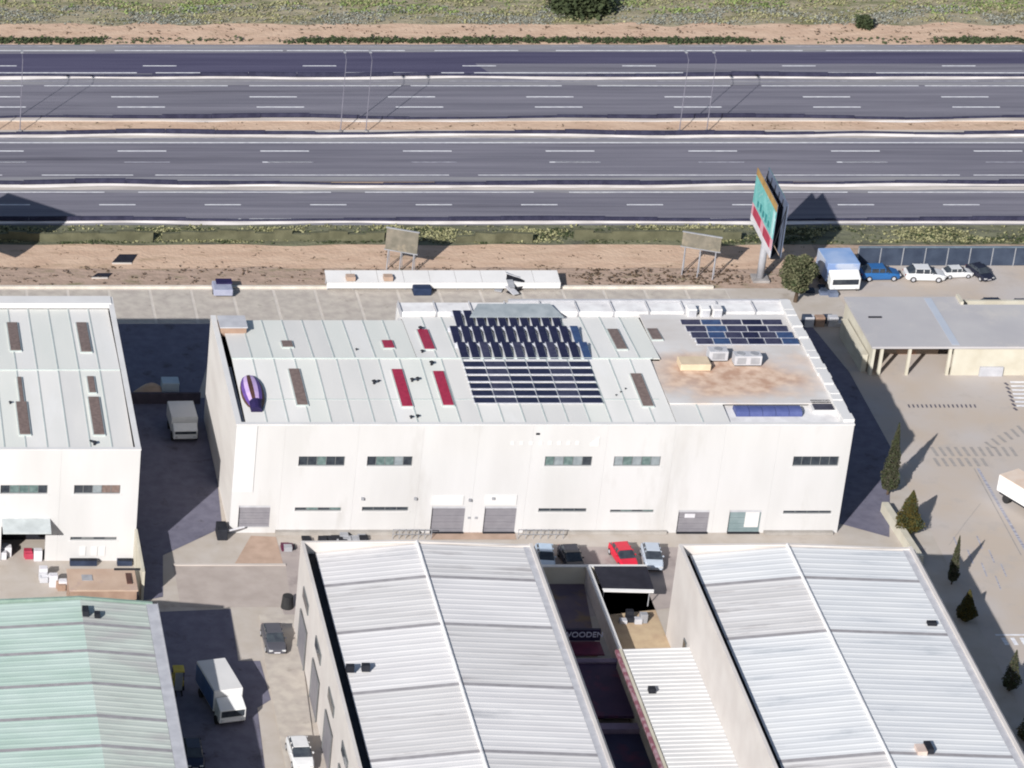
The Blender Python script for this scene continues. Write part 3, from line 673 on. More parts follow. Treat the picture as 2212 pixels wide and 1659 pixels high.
MB().tube((XLL+.5, YRL, 12.45), (XLr-.6, YRL, 12.45), .08).build('ridge_cap', rib_metal, L)
MB().box(XLL, XLr-.2, YBL+.15, YBB2, 11.9, 12.5).build('rear_parapet', white_wall2, L)
for q in ((18, 42, 697, 761), (168, 194, 697, 764), (37, 52, 818, 868), (38, 62, 872, 938), (188, 207, 816, 848), (194, 222, 862, 938), (-130, -106, 697, 761), (-110, -86, 872, 938)):
    skylight(L, *q, zfL, skylight_brown)
vent(L, 204, 961, zfL, .9); vent(L, 196, 955, zfL, .5); vent(L, 22, 872, zfL, .6)
for o, s in zip(upsL, ([glass_green]*5, [glass_dark, glass_green, glass_green, glass_green, glass_dark], [glass_dark, glass_dark, glass_pale, skylight_brown, skylight_brown])): window(L, o, YL, s, 5)
for o in lowL: window(L, o, YL, [glass_dark, frame_m], 4, 'slot_window')
a = PW(4, 1122, YL); b = PW(108, 1122, YL)
MB().slab([(a[0], YL-2.0, 4.35), (b[0], YL-2.0, 4.35), (b[0], YL-.003, 4.75), (a[0], YL-.003, 4.75)], .16).build('entrance_canopy', mat('canopy_pale', k('#c9cfcf', GK), k('#b5bbbb', GK), 1, .7), L)
for px in (190, 215, 232):
    p = PW(px-12, 1190, YL); MB().box(p[0]-.3, p[0]+.3, YL-.06, YL-.003, p[2]-.5, p[2]+.5).build('white_board', white_wall2, L)

# front yard of the left warehouse
S = root('yard_shed', P(225, 1280, 0), 'low flat tan shed in front of the left white warehouse', 'shed')
a = P(150, 1278, 2.6); b = P(290, 1232, 2.6)
MB().box(a[0]+.1, b[0]-.1, a[1]+.1, b[1]-.1, 0, 2.59).build('wall', brown_box, S)
MB().box(a[0], b[0], a[1], b[1], 2.6, 2.78).build('roof', mat('shed_roof', k('#cbb29e', GK), k('#bfa490', GK), .5, .9, c3=k('#b9a096', GK), s3=.4), S)
c = P(277, 1240, 2.9); MB().box(c[0]-.25, c[0]+.25, c[1]-1.6, c[1]+.2, 2.782, 2.9).build('roof_box', brown_m, S)
c = P(188, 1246, 2.9); MB().box(c[0]-.5, c[0]+.5, c[1]-.5, c[1]+.5, 2.782, 2.84).build('roof_hatch', grey_metal, S)
MB().box(a[0]+4.5, a[0]+7.5, b[1]-.3, b[1]-.15, 2.782, 2.95).build('roof_bar', dark_gap, S)
W_ = MB().box(XLr-.15, XLr+.1, P(0, 1305)[1], YL-.02, 0, 3.6); single(W_, 'yard_wall', cream_wall, 'tall cream wall closing the tan shed yard beside the alley', 'wall')
for px0, px1, lab in ((150, 208, 'long dark planter at the foot of the left white warehouse beside the entrance'), (252, 284, 'short dark planter at the right foot of the left white warehouse')):
    a = P(px0, 1216, 0); b = P(px1, 1216, 0); r = root('planter', (a[0], a[1], 0), lab, 'planter')
    MB().box(a[0], b[0], YL-1.0, YL-.4, 0, .55).build('trough', mat('dark_trough', k('#38435a'), k('#2a3348'), 1, .7), r)
    MB().box(a[0]+.08, b[0]-.08, YL-.92, YL-.48, .552, .6).build('soil', dark_gap, r)

# ------------------------------------------------------------------ corrugated sheds (near)
def corrugate(parent, name, x0, x1, z0, z1, y0, y1, pitch, amp, m):
    """sheet sloping along x with ribs that run up the slope"""
    mb = MB(); n = max(2, int((y1-y0)/pitch)); p = (y1-y0)/n; ys = []
    for i in range(n):
        b = y0+i*p; ys += [(b, 0), (b+p*.55, 0), (b+p*.68, amp), (b+p*.87, amp)]
    ys.append((y1, 0))
    for y, h in ys: mb.v += [(x0, y, z0+h), (x1, y, z1+h)]
    for i in range(len(ys)-1): mb.f.append((2*i, 2*i+1, 2*i+3, 2*i+2))
    o = mb.build(name, m, parent)
    s = o.modifiers.new('thick', 'SOLIDIFY'); s.thickness = .04; s.offset = -1
    return o
def shed(label, x0, x1, yb, yf, h, seams, mats_l, mats_r, wallm, par_l, ridge=True, pitch=.62, xr=None, zr=None, eave_r=.5, capm=None, gw=.22):
    G = root('warehouse', ((x0+x1)/2, (yb+yf)/2, 0), label, 'warehouse')
    xm = xr if xr is not None else (x0+x1)/2; zr = zr or h+.35; zl = h-par_l; zrr = h-eave_r
    ys = [yb-.3] + [s for s in seams if yf < s < yb] + [yf]
    for a, b in zip(ys[:-1], ys[1:]):
        mi = ys.index(a) % 2; ml = mats_l if not isinstance(mats_l, list) else mats_l[mi]; mr_ = mats_r if not isinstance(mats_r, list) else mats_r[1-mi]
        corrugate(G, 'roof_sheet', x0+.3+gw, xm, zl, zr, b+.14, a-.14, pitch, .022, ml)
        corrugate(G, 'roof_sheet', xm, x1-.9, zr, zrr, b+.14, a-.14, pitch, .022, mr_)
        mb = MB().slab([(x0+.3+gw, b-.22, zl+.02), (xm, b-.22, zr+.02), (xm, b+.22, zr+.02), (x0+.3+gw, b+.22, zl+.02)], .05)
        mb.slab([(xm, b-.22, zr+.02), (x1-.9, b-.22, zrr+.02), (x1-.9, b+.22, zrr+.02), (xm, b+.22, zr+.02)], .05)
        mb.build('seam_strip', seam_m, G)
    MB().box(x0, x0+.3, yf, yb, 0, h).build('side_wall', wallm, G)
    MB().box(x1-.3, x1, yf, yb, 0, h-.25).build('side_wall', wallm, G)
    MB().box(x0+.302, x1-.302, yb-.3, yb, 0, h-.35).build('end_wall', wallm, G); MB().box(x0+.302, x1-.302, yf, yf+.3, 0, h-.8).build('end_wall', wallm, G)
    gb = MB(); n0 = 0
    gb.v = [(x0+.302, yb-.29, h-.36), (x1-.302, yb-.29, h-.36), (x1-.302, yb-.29, zrr+.1), (xm, yb-.29, zr+.16), (x0+.302, yb-.29, h),
            (x0+.302, yb-.02, h-.36), (x1-.302, yb-.02, h-.36), (x1-.302, yb-.02, zrr+.1), (xm, yb-.02, zr+.16), (x0+.302, yb-.02, h)]
    gb.f = [(0, 1, 2, 3, 4), (9, 8, 7, 6, 5), (2, 7, 8, 3), (3, 8, 9, 4), (1, 6, 7, 2)]
    gb.build('end_gable', wallm, G)
    MB().box(x0+.302, x0+.3+gw, yf+.3, yb-.3, zl-.3, zl-.12).build('side_gutter', dark_gap, G)  # gutter in near black, putting the parapet's shadow into its colour
    MB().box(x1-.88, x1+.12, yf, yb-.3, zrr-.12, zrr+.02).build('eave_gutter', light_grey, G)
    MB().box(x1+.121, x1+.18, yf, yb-.3, zrr-.2, zrr+.12).build('gutter_lip', grey_metal, G)
    if ridge:
        MB().tube((xm, yf, zr+.08), (xm, yb-.1, zr+.06), .15, n=8).build('ridge_cap', capm or white_wall2, G)
    return G
sheet_roofd = mat('sheet_roof_stained', k('#dcd9d7', 1.12), k('#cfccca', 1.12), 0.5, 0.6, (.2, 1.3, 1), c3=k('#b4afad', 1.1), s3=.55, t3=.57)
wall_rose = mat('rose_white_wall', k('#f2ebe5', .85), k('#e8e0da', .85), .4, .85)
hA = 9.5
pA = P(650, 1168, hA); pAr = P(1145, 1168, hA-.6)
seamsA = [P(900, s, hA)[1] for s in (1244, 1346, 1476, 1621)] + [-98]
A = shed('near warehouse with white corrugated gable roof left of the sunken yard', pA[0], pAr[0], pA[1], -112, hA, seamsA, [sheet_roof, sheet_roofd], [sheet_roof, sheet_roofd], wall_rose, 1.1, xr=P(903, 1178, 9.5)[0], zr=hA-.05, capm=white_roof, pitch=.8, gw=1.05)
sheet_roof3 = mat('sheet_roof_c', k('#e1e1e0', 1.16), k('#d6d7d8', 1.16), 0.5, 0.6, (.25, 1, 1), c3=k('#c6cacd', 1.04), s3=.5, t3=.6)
hB = 10.0
pB = P(1466, 1175, hB); pBr = P(1962, 1175, hB-.6)
seamsB = [P(1700, s, hB)[1] for s in (1246, 1361, 1490, 1625)] + [-98]
seamsB = [seamsB[0], seamsB[1], seamsB[3], -98]
B = shed('near warehouse with white corrugated gable roof in the lower right', pB[0], pBr[0], pB[1], -112, hB, seamsB, [sheet_roof3, sheet_roofd], [sheet_roof3, sheet_roof3], wall_rose, .95, xr=P(1703, 1182, 10.0)[0], zr=hB-.05, capm=white_roof, pitch=.8, gw=.75)
for px, py in ((756, 1444), (790, 1442)):
    z = 9.0; x, y, _ = P(px, py, z); MB().box(x-.35, x+.35, y-.25, y+.25, z-.3, z+.35).build('roof_vent', dark_gap, A)
x, y, _ = P(2012, 1350, 9.5); MB().box(x-.4, x+.4, y-.25, y+.25, 9.2, 9.85).build('roof_vent', dark_gap, B)
x, y, _ = P(1995, 1628, 9.6); MB().box(x-.7, x+.1, y-.6, y+.6, 9.3, 10.2).build('roof_box', mat('pinkish', k('#dcc8bd', GK), k('#cdb8ac', GK), 1, .8), B); MB().box(x+.15, x+.7, y-.4, y+.9, 9.3, 10.3).build('roof_vent', dark_gap, B)
# left wall of A: grey doors and dark windows (each stands in its own frame on the wall)
xw = pA[0]
for i in range(6):
    yy = pA[1]-5.5-i*8.4
    d = MB().box(xw-.1, xw-.002, yy-2.0, yy+2.0, .05, 4.0).build('loading_door', door_grey, A)
    MB().box(xw-.16, xw-.101, yy-2.15, yy-2.0, .05, 4.1).box(xw-.16, xw-.101, yy+2.0, yy+2.15, .05, 4.1).box(xw-.16, xw-.101, yy-2.15, yy+2.15, 4.1, 4.25).build('frame', frame_m, d)
    wn = MB().box(xw-.1, xw-.002, yy-1.7, yy+1.7, 5.8, 6.9).build('window', frame_m, A)
    for j in range(3): MB().box(xw-.13, xw-.101, yy-1.62+j*1.1, yy-.62+j*1.1, 5.9, 6.8).build('pane', glass_dark, wn)
# openings on the left wall of B
for yy in (pB[1]-6.5, pB[1]-14.5):
    wn = MB().box(pB[0]-.1, pB[0]-.002, yy-.5, yy+.5, 2.2, 3.6).build('window', frame_m, B); MB().box(pB[0]-.13, pB[0]-.101, yy-.42, yy+.42, 2.3, 3.5).build('pane', glass_dark, wn)

# green shed
hG = 8.0; pG = P(336, 1300, hG)
G = shed('warehouse with pale green corrugated roof in the lower left corner', pG[0]-21.5, pG[0], pG[1], -118, hG, [P(200, s, hG+1)[1] for s in (1336, 1395, 1465, 1535, 1600)]+[-100], green_roof, green_roof_r, mat('green_wall', k('#9fb5a9', .9), k('#8fa79a', .9), 1, .8), .4, ridge=False, xr=P(172, 1292, hG+.5)[0], zr=hG+.5, pitch=.8, eave_r=.05)
x, y, _ = P(185, 1322, 8.6); MB().box(x-.3, x+.25, y-.6, y+.5, 8.3, 9.0).build('roof_vent', dark_gap, G)
x, y, _ = P(210, 1328, 8.6); MB().box(x-.25, x+.25, y-.3, y+.3, 8.2, 8.85).build('roof_vent', dark_gap, G)

# ------------------------------------------------------------------ yard between the near warehouses
xa, xb = pAr[0], pB[0]
# low corrugated roof against B
y0l = P(1400, 1400, 3.6)[1]; xl0 = P(1337, 1400, 3.6)[0]
LR = root('lean_to', ((xl0+xb)/2, y0l-15, 0), 'low white corrugated lean-to against the wall of the lower right warehouse', 'lean-to')
n = 6; yy0 = y0l
for i in range(n):
    y1_, y0_ = yy0-i*9, yy0-(i+1)*9
    corrugate(LR, 'roof_sheet', xl0+.35, xb-.01, 3.5, 3.7, y0_+.03, y1_-.03, .6, .06, mat('lean_roof', k('#dedddb', 1.06), k('#d2d1d0', 1.06), .5, .7, (.3, 1, 1)))
MB().box(xl0, xl0+.25, yy0-54, yy0, 0, 3.55).build('side_wall', cream_wall, LR)
MB().box(xl0+.252, xb-.01, yy0-.25, yy0, 0, 3.42).build('end_wall', cream_wall, LR)
MB().box(xl0-.35, xl0-.05, yy0-54, yy0-.1, 3.2, 3.5).build('eave_trim', mat('eave_maroon', k('#8e5a66'), k('#b09098'), 1.5, .8, lo=.45, hi=.55), LR)
x, y, _ = P(1408, 1492, 3.75); MB().box(x-.3, x+.3, y-.25, y+.35, 3.6, 4.05).build('roof_vent', dark_gap, LR)
# low walls of the yard
yw = P(1300, 1262, 0)[1]
cw = root('yard_wall', (xa+7, yw, 0), 'cream wall closing the sunken yard behind the parked cars', 'wall')
MB().box(xa+.15, xb-.02, yw, yw+.3, 0, 1.9).build('wall', cream_wall, cw)
MB().box(xa+.1, xb-.02, yw-.05, yw+.35, 1.902, 2.0).build('coping', white_wall2, cw)
xd = P(1292, 1290, 2.0)[0]
dw = root('yard_wall', (xd, yw-8, 0), 'pinkish white wall running between the dark loading bays and the sandy court', 'wall')
MB().box(xd, xd+.3, y0l-.3, yw-.01, 0, 2.0).build('wall', mat('pink_white', k('#e2d6d0', .9), k('#d3c4be', .9), 1, .85), dw)
MB().box(xd-.05, xd+.35, y0l-.3, yw-.01, 2.002, 2.1).build('coping', white_wall2, dw)
MB().box(xd+.6, xb-.05, yw-3.6, yw-.5, 0.0, .01)
tp = root('tarpaulin_shelter', (xd+3.5, yw-3, 0), 'black tarpaulin shelter with a white edge in the sandy court', 'shelter')
MB().slab([(xd+.7, yw-4.1, 2.1), (xb-.3, yw-4.3, 2.1), (xb-.3, yw-.8, 2.5), (xd+.5, yw-.8, 2.5)], .1).build('cover', black_m, tp)
MB().slab([(xd+.8, yw-4.5, 2.02), (xb-.4, yw-4.7, 2.0), (xb-.3, yw-4.32, 2.08), (xd+.7, yw-4.12, 2.08)], .1).build('edge_rail', white_wall2, tp)
for x in (xd+.9, xb-.6):
    for y in (yw-4.0, yw-1.0): MB().tube((x, y, 0), (x, y, 2.1), .05).build('post', grey_metal, tp)
poly_sheet('sandy_court', [(xd+.35, y0l), (xb, y0l), (xb, yw), (xd+.35, yw)], .03, mat('court_sand', k('#cdb695', GK), k('#bda488', GK), .8, .95, c3=k('#a08870', GK), s3=.5))
# maroon loading bays under the right side of A
lb = root('loading_bay', (xa+4, yw-14, 0), 'dark maroon loading bays with a white lettered fascia between the near warehouses', 'loading bay')
yS = P(1255, 1368, 2.6)[1]
xs0, xs1 = xa+.25, P(1298, 1368, 2.6)[0]
MB().box(xs0, xs1, yS, yS+.25, 1.8, 3.0).build('fascia', mat('fascia', k('#2c2446'), k('#221c3a'), 1, .6), lb)
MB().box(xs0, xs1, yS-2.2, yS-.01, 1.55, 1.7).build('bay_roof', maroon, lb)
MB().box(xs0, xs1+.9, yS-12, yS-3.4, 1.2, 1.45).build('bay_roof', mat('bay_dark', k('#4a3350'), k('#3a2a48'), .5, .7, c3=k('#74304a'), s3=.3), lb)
MB().box(xs0, xs1+1.1, yS-3.35, yS-2.7, .9, 1.6).build('bay_beam', mat('bay_beam', k('#8f7f92'), k('#7f7084'), 1, .7), lb)
MB().box(xs0, xs1+2.0, yS-14.2, yS-13.2, .9, 1.5).build('bay_beam', mat('bay_beam', k('#8f7f92'), k('#7f7084'), 1, .7), lb)
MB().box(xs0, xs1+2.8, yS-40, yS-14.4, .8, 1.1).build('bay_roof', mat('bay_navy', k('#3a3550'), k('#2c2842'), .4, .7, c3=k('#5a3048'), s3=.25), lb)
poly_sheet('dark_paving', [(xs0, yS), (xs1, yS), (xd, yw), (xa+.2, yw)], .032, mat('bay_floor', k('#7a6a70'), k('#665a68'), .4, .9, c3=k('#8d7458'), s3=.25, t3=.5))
fc = bpy.data.curves.new('sign_text', 'FONT'); fc.body = 'WOODEN'; fc.size = .8; fc.extrude = .03; fc.align_x = 'CENTER'; fc.align_y = 'CENTER'
fo = bpy.data.objects.new('sign_text', fc); col.objects.link(fo)
dg = bpy.context.evaluated_depsgraph_get(); tm = bpy.data.meshes.new_from_object(fo.evaluated_get(dg)); bpy.data.objects.remove(fo)
tm.materials.clear(); tm.materials.append(mat('sign_white', k('#dcdcee'), k('#cfcfe6'), 1, .6))
to = bpy.data.objects.new('sign_lettering', tm); col.objects.link(to); to.parent = lb
to.location = (P(1258, 1368, 2.45)[0]-(xa+4), yS-.04-(yw-14), 2.45); to.rotation_euler = (pi/2, 0, 0)

# ------------------------------------------------------------------ right-hand building
hR = 3.6
q0 = P(1822, 641, hR); q1 = P(1886, 749, hR); yRf = q1[1]; yRb = q0[1]; xR0 = (q0[0]+q1[0])/2; xR1 = 130.0
RB = root('flat_roofed_building', (80, yRf+8, 0), 'single-storey building with a grey flat roof and cream front right of the big warehouse', 'building')
xo = P(2070, 650, hR)[0]; yo = P(2070, 658, hR)[1]
grf = mat('grey_flat_roof', k('#c2bfbf', GK), k('#b9b6b8', GK), .2, .8, c3=k('#c9c4c0', GK), s3=.15, t3=.55)
MB().prism([(xR0, yRf), (xR1, yRf), (xR1, yo), (xo, yo), (xo, yRb), (xR0, yRb)], hR-.25, hR).build('roof', grf, RB)
MB().box(xo-.02, xo+.3, yo, yRb, hR-.25, hR+.35).build('roof_upstand', cream_wall, RB)
MB().box(xR0+8.5, xR0+9.3, yRf+.4, yRb-.4, hR+.001, hR+.03).build('roof_strip', mat('strip_blue', k('#c0c6d0', GK), k('#bac1cd', GK), .5, .6), RB)
op1 = opn(1892, 1995, 756, 800, yRf+.5)
xw1 = P(2040, 790, 0)[0]
MB().box(xw1, xR1, yRf+.3, yRf+.6, 0, hR-.252).build('front_wall', cream_wall, RB)
MB().box(xR0+.2, xR0+.5, yRf+.3, yRb-.2, 0, hR-.252).build('side_wall', cream_wall, RB)
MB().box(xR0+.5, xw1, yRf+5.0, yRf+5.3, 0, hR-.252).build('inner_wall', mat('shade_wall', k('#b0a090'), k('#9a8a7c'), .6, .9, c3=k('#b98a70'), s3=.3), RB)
MB().box(xR0+.5, xR1, yRb-.5, yRb-.2, 0, hR-.252).build('rear_wall', cream_wall, RB)
for px in (1888, 1948, 2035):
    x = P(px, 800, 0)[0]; MB().box(x, x+.3, yRf+.3, yRf+.6, 0, hR-.252).build('column', cream_wall, RB)
MB().box(P(2100, 790)[0], P(2150, 790)[0], yRf+.05, yRf+.29, 0, 1.1).build('ramp_block', light_grey, RB)
x, y, _ = P(1890, 686, hR); MB().box(x-.7, x+.7, y-.1, y+.1, hR+.002, hR+.12).build('roof_vent', dark_gap, RB)
# parapet and weathered cream side wall west of it
sw = root('side_boundary_wall', (P(1840, 720)[0], yRf+5, 0), 'weathered cream boundary wall in front of the grey flat roof, beside the blue shaded lane', 'wall')
a = P(1822, 690, 2.0); b = P(1868, 768, 2.0)
MB().prism([(b[0]-.2, b[1]), (b[0]+.35, b[1]), (a[0]+.35, a[1]), (a[0]-.2, a[1])], 0, 2.0).build('wall', cream_wall, sw)
MB().prism([(b[0]-.25, b[1]), (b[0]+.4, b[1]), (a[0]+.4, a[1]), (a[0]-.25, a[1])], 2.002, 2.1).build('coping', cream_wall, sw)
# fence along the motorway on the right, shade put into its dark colour
fx0, fx1 = P(1848, 572, 0)[0], 150.0; fy = P(2000, 575, 0)[1]
FN = root('screen_fence', (fx0, fy, 0), 'long dark blue-grey panel fence between the right-hand yard and the grass verge', 'fence')
i = 0; x = fx0
while x < fx1:
    MB().box(x+.05, x+2.45, fy, fy+.12, .1, 2.2).build('fence_panel', slate, FN)
    MB().box(x-.05, x+.049, fy-.04, fy+.16, 0, 2.3).build('post', grey_metal, FN); x += 2.5
MB().box(fx0, fx1, fy-.1, fy+.25, 2.31, 2.4).build('top_rail', mat('rail_teal', k('#7d8c98'), k('#6c7a88'), 1, .7), FN)
# low cream wall and ramp by the trees, bottom right
a = P(1908, 1105, 0); b = P(1975, 1205, 0)
lw = MB().prism([(b[0]-.3, b[1]-1.5), (b[0]+.35, b[1]-1.5), (a[0]+.35, a[1]), (a[0]-.3, a[1])], 0, 1.1)
single(lw, 'garden_wall', cream_wall, 'low cream garden wall running from the cypress to the lower right warehouse', 'wall')
# yard markings
mk = mat('grey_marking', k('#a19b97', GK), k('#afa8a2', GK), 2, .9); dk = mat('dark_marking', k('#5e5b66'), k('#6d6a74'), 2, .9)
PYD = bpy.data.objects.get('paved_yard')
def mark(px0, py0, px1, py1, wd, m, name='bay_marking'):
    a = P(px0, py0); b = P(px1, py1); dx, dy = b[0]-a[0], b[1]-a[1]; l = math.hypot(dx, dy); nx, ny = -dy/l*wd/2, dx/l*wd/2
    MB().face([(a[0]+nx, a[1]+ny, .03), (a[0]-nx, a[1]-ny, .03), (b[0]-nx, b[1]-ny, .03), (b[0]+nx, b[1]+ny, .03)]).build(name, m, PYD)
for i in range(16): mark(1962+i*9.5, 874, 1965+i*9.5, 881, .18, dk)
for i in range(11): mark(2012+i*17, 966, 2026+i*17, 986, .35, mk)
for i in range(7): mark(2018+i*17, 990, 2030+i*17, 1008, .35, mk)
for i in range(6): mark(2128+i*14, 955-i*7, 2145+i*14, 968-i*6, .35, mk)
for i in range(7): mark(2170+i*3.2, 827+i*9, 2178+i*3.2, 833+i*9, .3, dk)
for i in range(7): mark(2182+i*2, 826+i*8.5, 2260, 826+i*8.5, .38, paint, 'bay_line')
mark(2112, 1012, 2216, 1190, .3, paint_worn, 'kerb_line'); mark(2104, 1012, 2206, 1200, .12, mk, 'kerb_line')
for i in range(4): mark(2060+i*30, 1160+i*28, 2072+i*30, 1190+i*28, .14, paint_worn, 'bay_line')
for i in range(3): mark(2110+i*26, 1158+i*30, 2122+i*26, 1186+i*30, .14, paint_worn, 'bay_line')
mark(2150, 1372, 2260, 1372, .25, paint, 'bay_line')
for i in range(3): mark(2166+i*20, 1378, 2176+i*20, 1394, .4, paint, 'bay_line')
mark(2085, 1130, 2118, 1088, .05, mk, 'crack'); mark(2050, 1178, 2085, 1130, .05, mk, 'crack')

# ------------------------------------------------------------------ things on the sandy bank
C = root('white_canopy', P(950, 612, 0), 'long white flat canopy on the sandy bank behind the yard slabs', 'canopy')
a = P(706, 608, 1.2); b = P(1203, 589, 1.2); n = 9; p = (b[0]-a[0])/n
for i in range(n):
    MB().slab([(a[0]+i*p+.02, a[1], 1.1), (a[0]+(i+1)*p-.02, a[1], 1.1), (a[0]+(i+1)*p-.02, b[1], 1.5), (a[0]+i*p+.02, b[1], 1.5)], .12).build('roof_sheet', white_wall2, C)
    MB().tube((a[0]+i*p+.2, a[1]+.3, 0), (a[0]+i*p+.2, a[1]+.3, .97), .06).tube((a[0]+i*p+.2, b[1]-.3, 0), (a[0]+i*p+.2, b[1]-.3, 1.3), .06).build('post', pole_m, C)
MB().box(a[0], b[0], a[1]-.12, a[1]-.02, .4, 1.12).build('front_valance', white_wall2, C)
for px in (757, 838):
    x, y, _ = P(px, 602, 1.3); single(MB().box(x-.5, x+.5, y-.45, y+.45, 1.2, 1.7), 'wooden_crate', tan_pave, 'small tan crate on the white canopy, %s one' % ('left' if px < 800 else 'right'), 'crate', 'crates on the white canopy', bevel=.03)
x, y, _ = P(1093, 628, 0); r = root('scrap_heap', (x, y, 0), 'heap of grey scrap panels in front of the white canopy', 'scrap heap')
rr = random.Random(3)
for i in range(9):
    cx_, cy_ = x+rr.uniform(-1.3, 1.3), y+rr.uniform(-1.2, 1.4); t = rr.uniform(0, 3.1); l, w2 = rr.uniform(.4, 1.1), rr.uniform(.25, .5); z = .25+i*.13
    MB().slab([(cx_+l*cos(t)-w2*sin(t)*s1, cy_+l*sin(t)+w2*cos(t)*s1, z+rr.uniform(0, .4)) for s1 in (-1, 1)] + [(cx_-l*cos(t)-w2*sin(t)*s1, cy_-l*sin(t)+w2*cos(t)*s1, z) for s1 in (1, -1)], .1).build('scrap_panel', [grey_metal, dark_gap, light_grey][i % 3], r)
x, y, _ = P(910, 632, 0); single(MB().box(x-1.0, x+1.0, y-.9, y+.9, 0, .9), 'skip', mat('navy_skip', k('#2b3a58'), k('#22304c'), 1, .7), 'dark navy skip standing in the yard left of the white roof bays', 'skip', bevel=.15)
x, y, _ = P(478, 634, 0); r = root('covered_trailer', (x, y, 0), 'pale trailer with a dark navy top standing on the yard slabs', 'trailer')
MB().box(x-1.0, x+1.1, y-1.3, y+1.0, .35, 1.1).build('body', mat('pale_blue', k('#b9bccf', .9), k('#a6a9c0', .9), 1, .7), r, bevel=.08)
MB().box(x-.6, x+1.15, y+.1, y+1.1, 1.102, 1.3).build('cover', navy_m, r)
for sx in (-.9, 1.0): MB().tube((x+sx-.1, y-.2, .32), (x+sx+.1, y-.2, .32), .3, n=14).build('wheel', rubber, r)
def cover(px, py, wpx, hpx, lab):
    pts = [P(px-wpx*.62, py+hpx/2, .1), P(px+wpx*.35, py+hpx/2, .1), P(px+wpx*.62, py-hpx/2, .1), P(px-wpx*.25, py-hpx/2, .1)]
    r = root('black_plate', pts[0], lab, 'cover', 'black plates on the sandy bank')
    MB().slab(pts, .09).build('plate', black_m, r)  # flat black slab lying on the sand
    q = [(p[0], p[1]-.0, p[2]) for p in pts]; MB().box(q[0][0], q[1][0], q[0][1]-.25, q[0][1]-.02, 0, .12).build('lip', kerbm, r)
cover(269, 558, 44, 18, 'larger black slanted plate on the sandy bank upper left'); cover(220, 594, 36, 9, 'smaller black slanted plate on the sandy bank, nearer the slabs')
# low walls added to make the dark shadow band along the grass verge
rw = mat('verge_shadow_tone', k('#75745c', .9), k('#5f5f4a', .9), .8, .95)
for px0, px1, py, lab in ((-60, 330, 522, 'left'), (350, 830, 521, 'second'), (985, 1150, 525, 'third'), (1240, 1600, 520, 'right')):
    a = P(px0, py); b = P(px1, py+1); mb = MB(); n = int((b[0]-a[0])/2); f = wig(a[1], .25, px0+99, .5)
    for i in range(n):
        x0 = a[0]+(b[0]-a[0])*i/n; x1 = a[0]+(b[0]-a[0])*(i+1)/n; hh = random.uniform(.8, 1.4)
        mb.prism([(x0, f(x0)), (x1, f(x1)), (x1, f(x1)+.45), (x0, f(x0)+.45)], 0, hh)
    single(mb, 'verge_shadow_wall', rw, 'low uneven wall added for the dark band along the grass verge, ' + {'left': 'at the left edge of the picture', 'second': 'above the yard slabs and left of the grey sign', 'third': 'between the grey sign and the middle of the verge', 'right': 'left of the tall teal billboard'}[lab], 'wall', 'low walls added for the dark verge band')

# billboards
def legs_sign(px, py, wd, ht, z0, rz, lab, m=pale_panel, cat='sign', group='small signs on the sandy bank'):
    x, y, _ = P(px, py); r = root('roadside_sign', (x, y, 0), lab, cat, group, rz=rz)
    r['org'] = [0, 0, 0]
    MB().box(-wd/2, wd/2, -.06, .06, z0, z0+ht).build('panel', m, r)
    MB().box(-wd/2-.08, wd/2+.08, -.1, .1, z0+ht+.002, z0+ht+.1).build('panel_rail', grey_metal, r); MB().box(-wd/2-.08, wd/2+.08, -.1, .1, z0-.1, z0-.002).build('panel_rail', grey_metal, r)
    for s in (-.4, 0, .4):
        MB().tube((s*wd, .12, 0), (s*wd, .12, z0+ht-.1), .07).build('leg', pole_m, r)
        MB().tube((s*wd, 1.3, 0), (s*wd, .15, z0+ht*.6), .045).build('brace', pole_m, r)
legs_sign(862, 588, 3.6, 2.6, 2.6, R(-22), 'grey weathered roadside sign on legs behind the white canopy')
legs_sign(1505, 600, 4.2, 1.7, 3.6, R(-22), 'grey roadside sign on legs just left of the tall teal billboard')
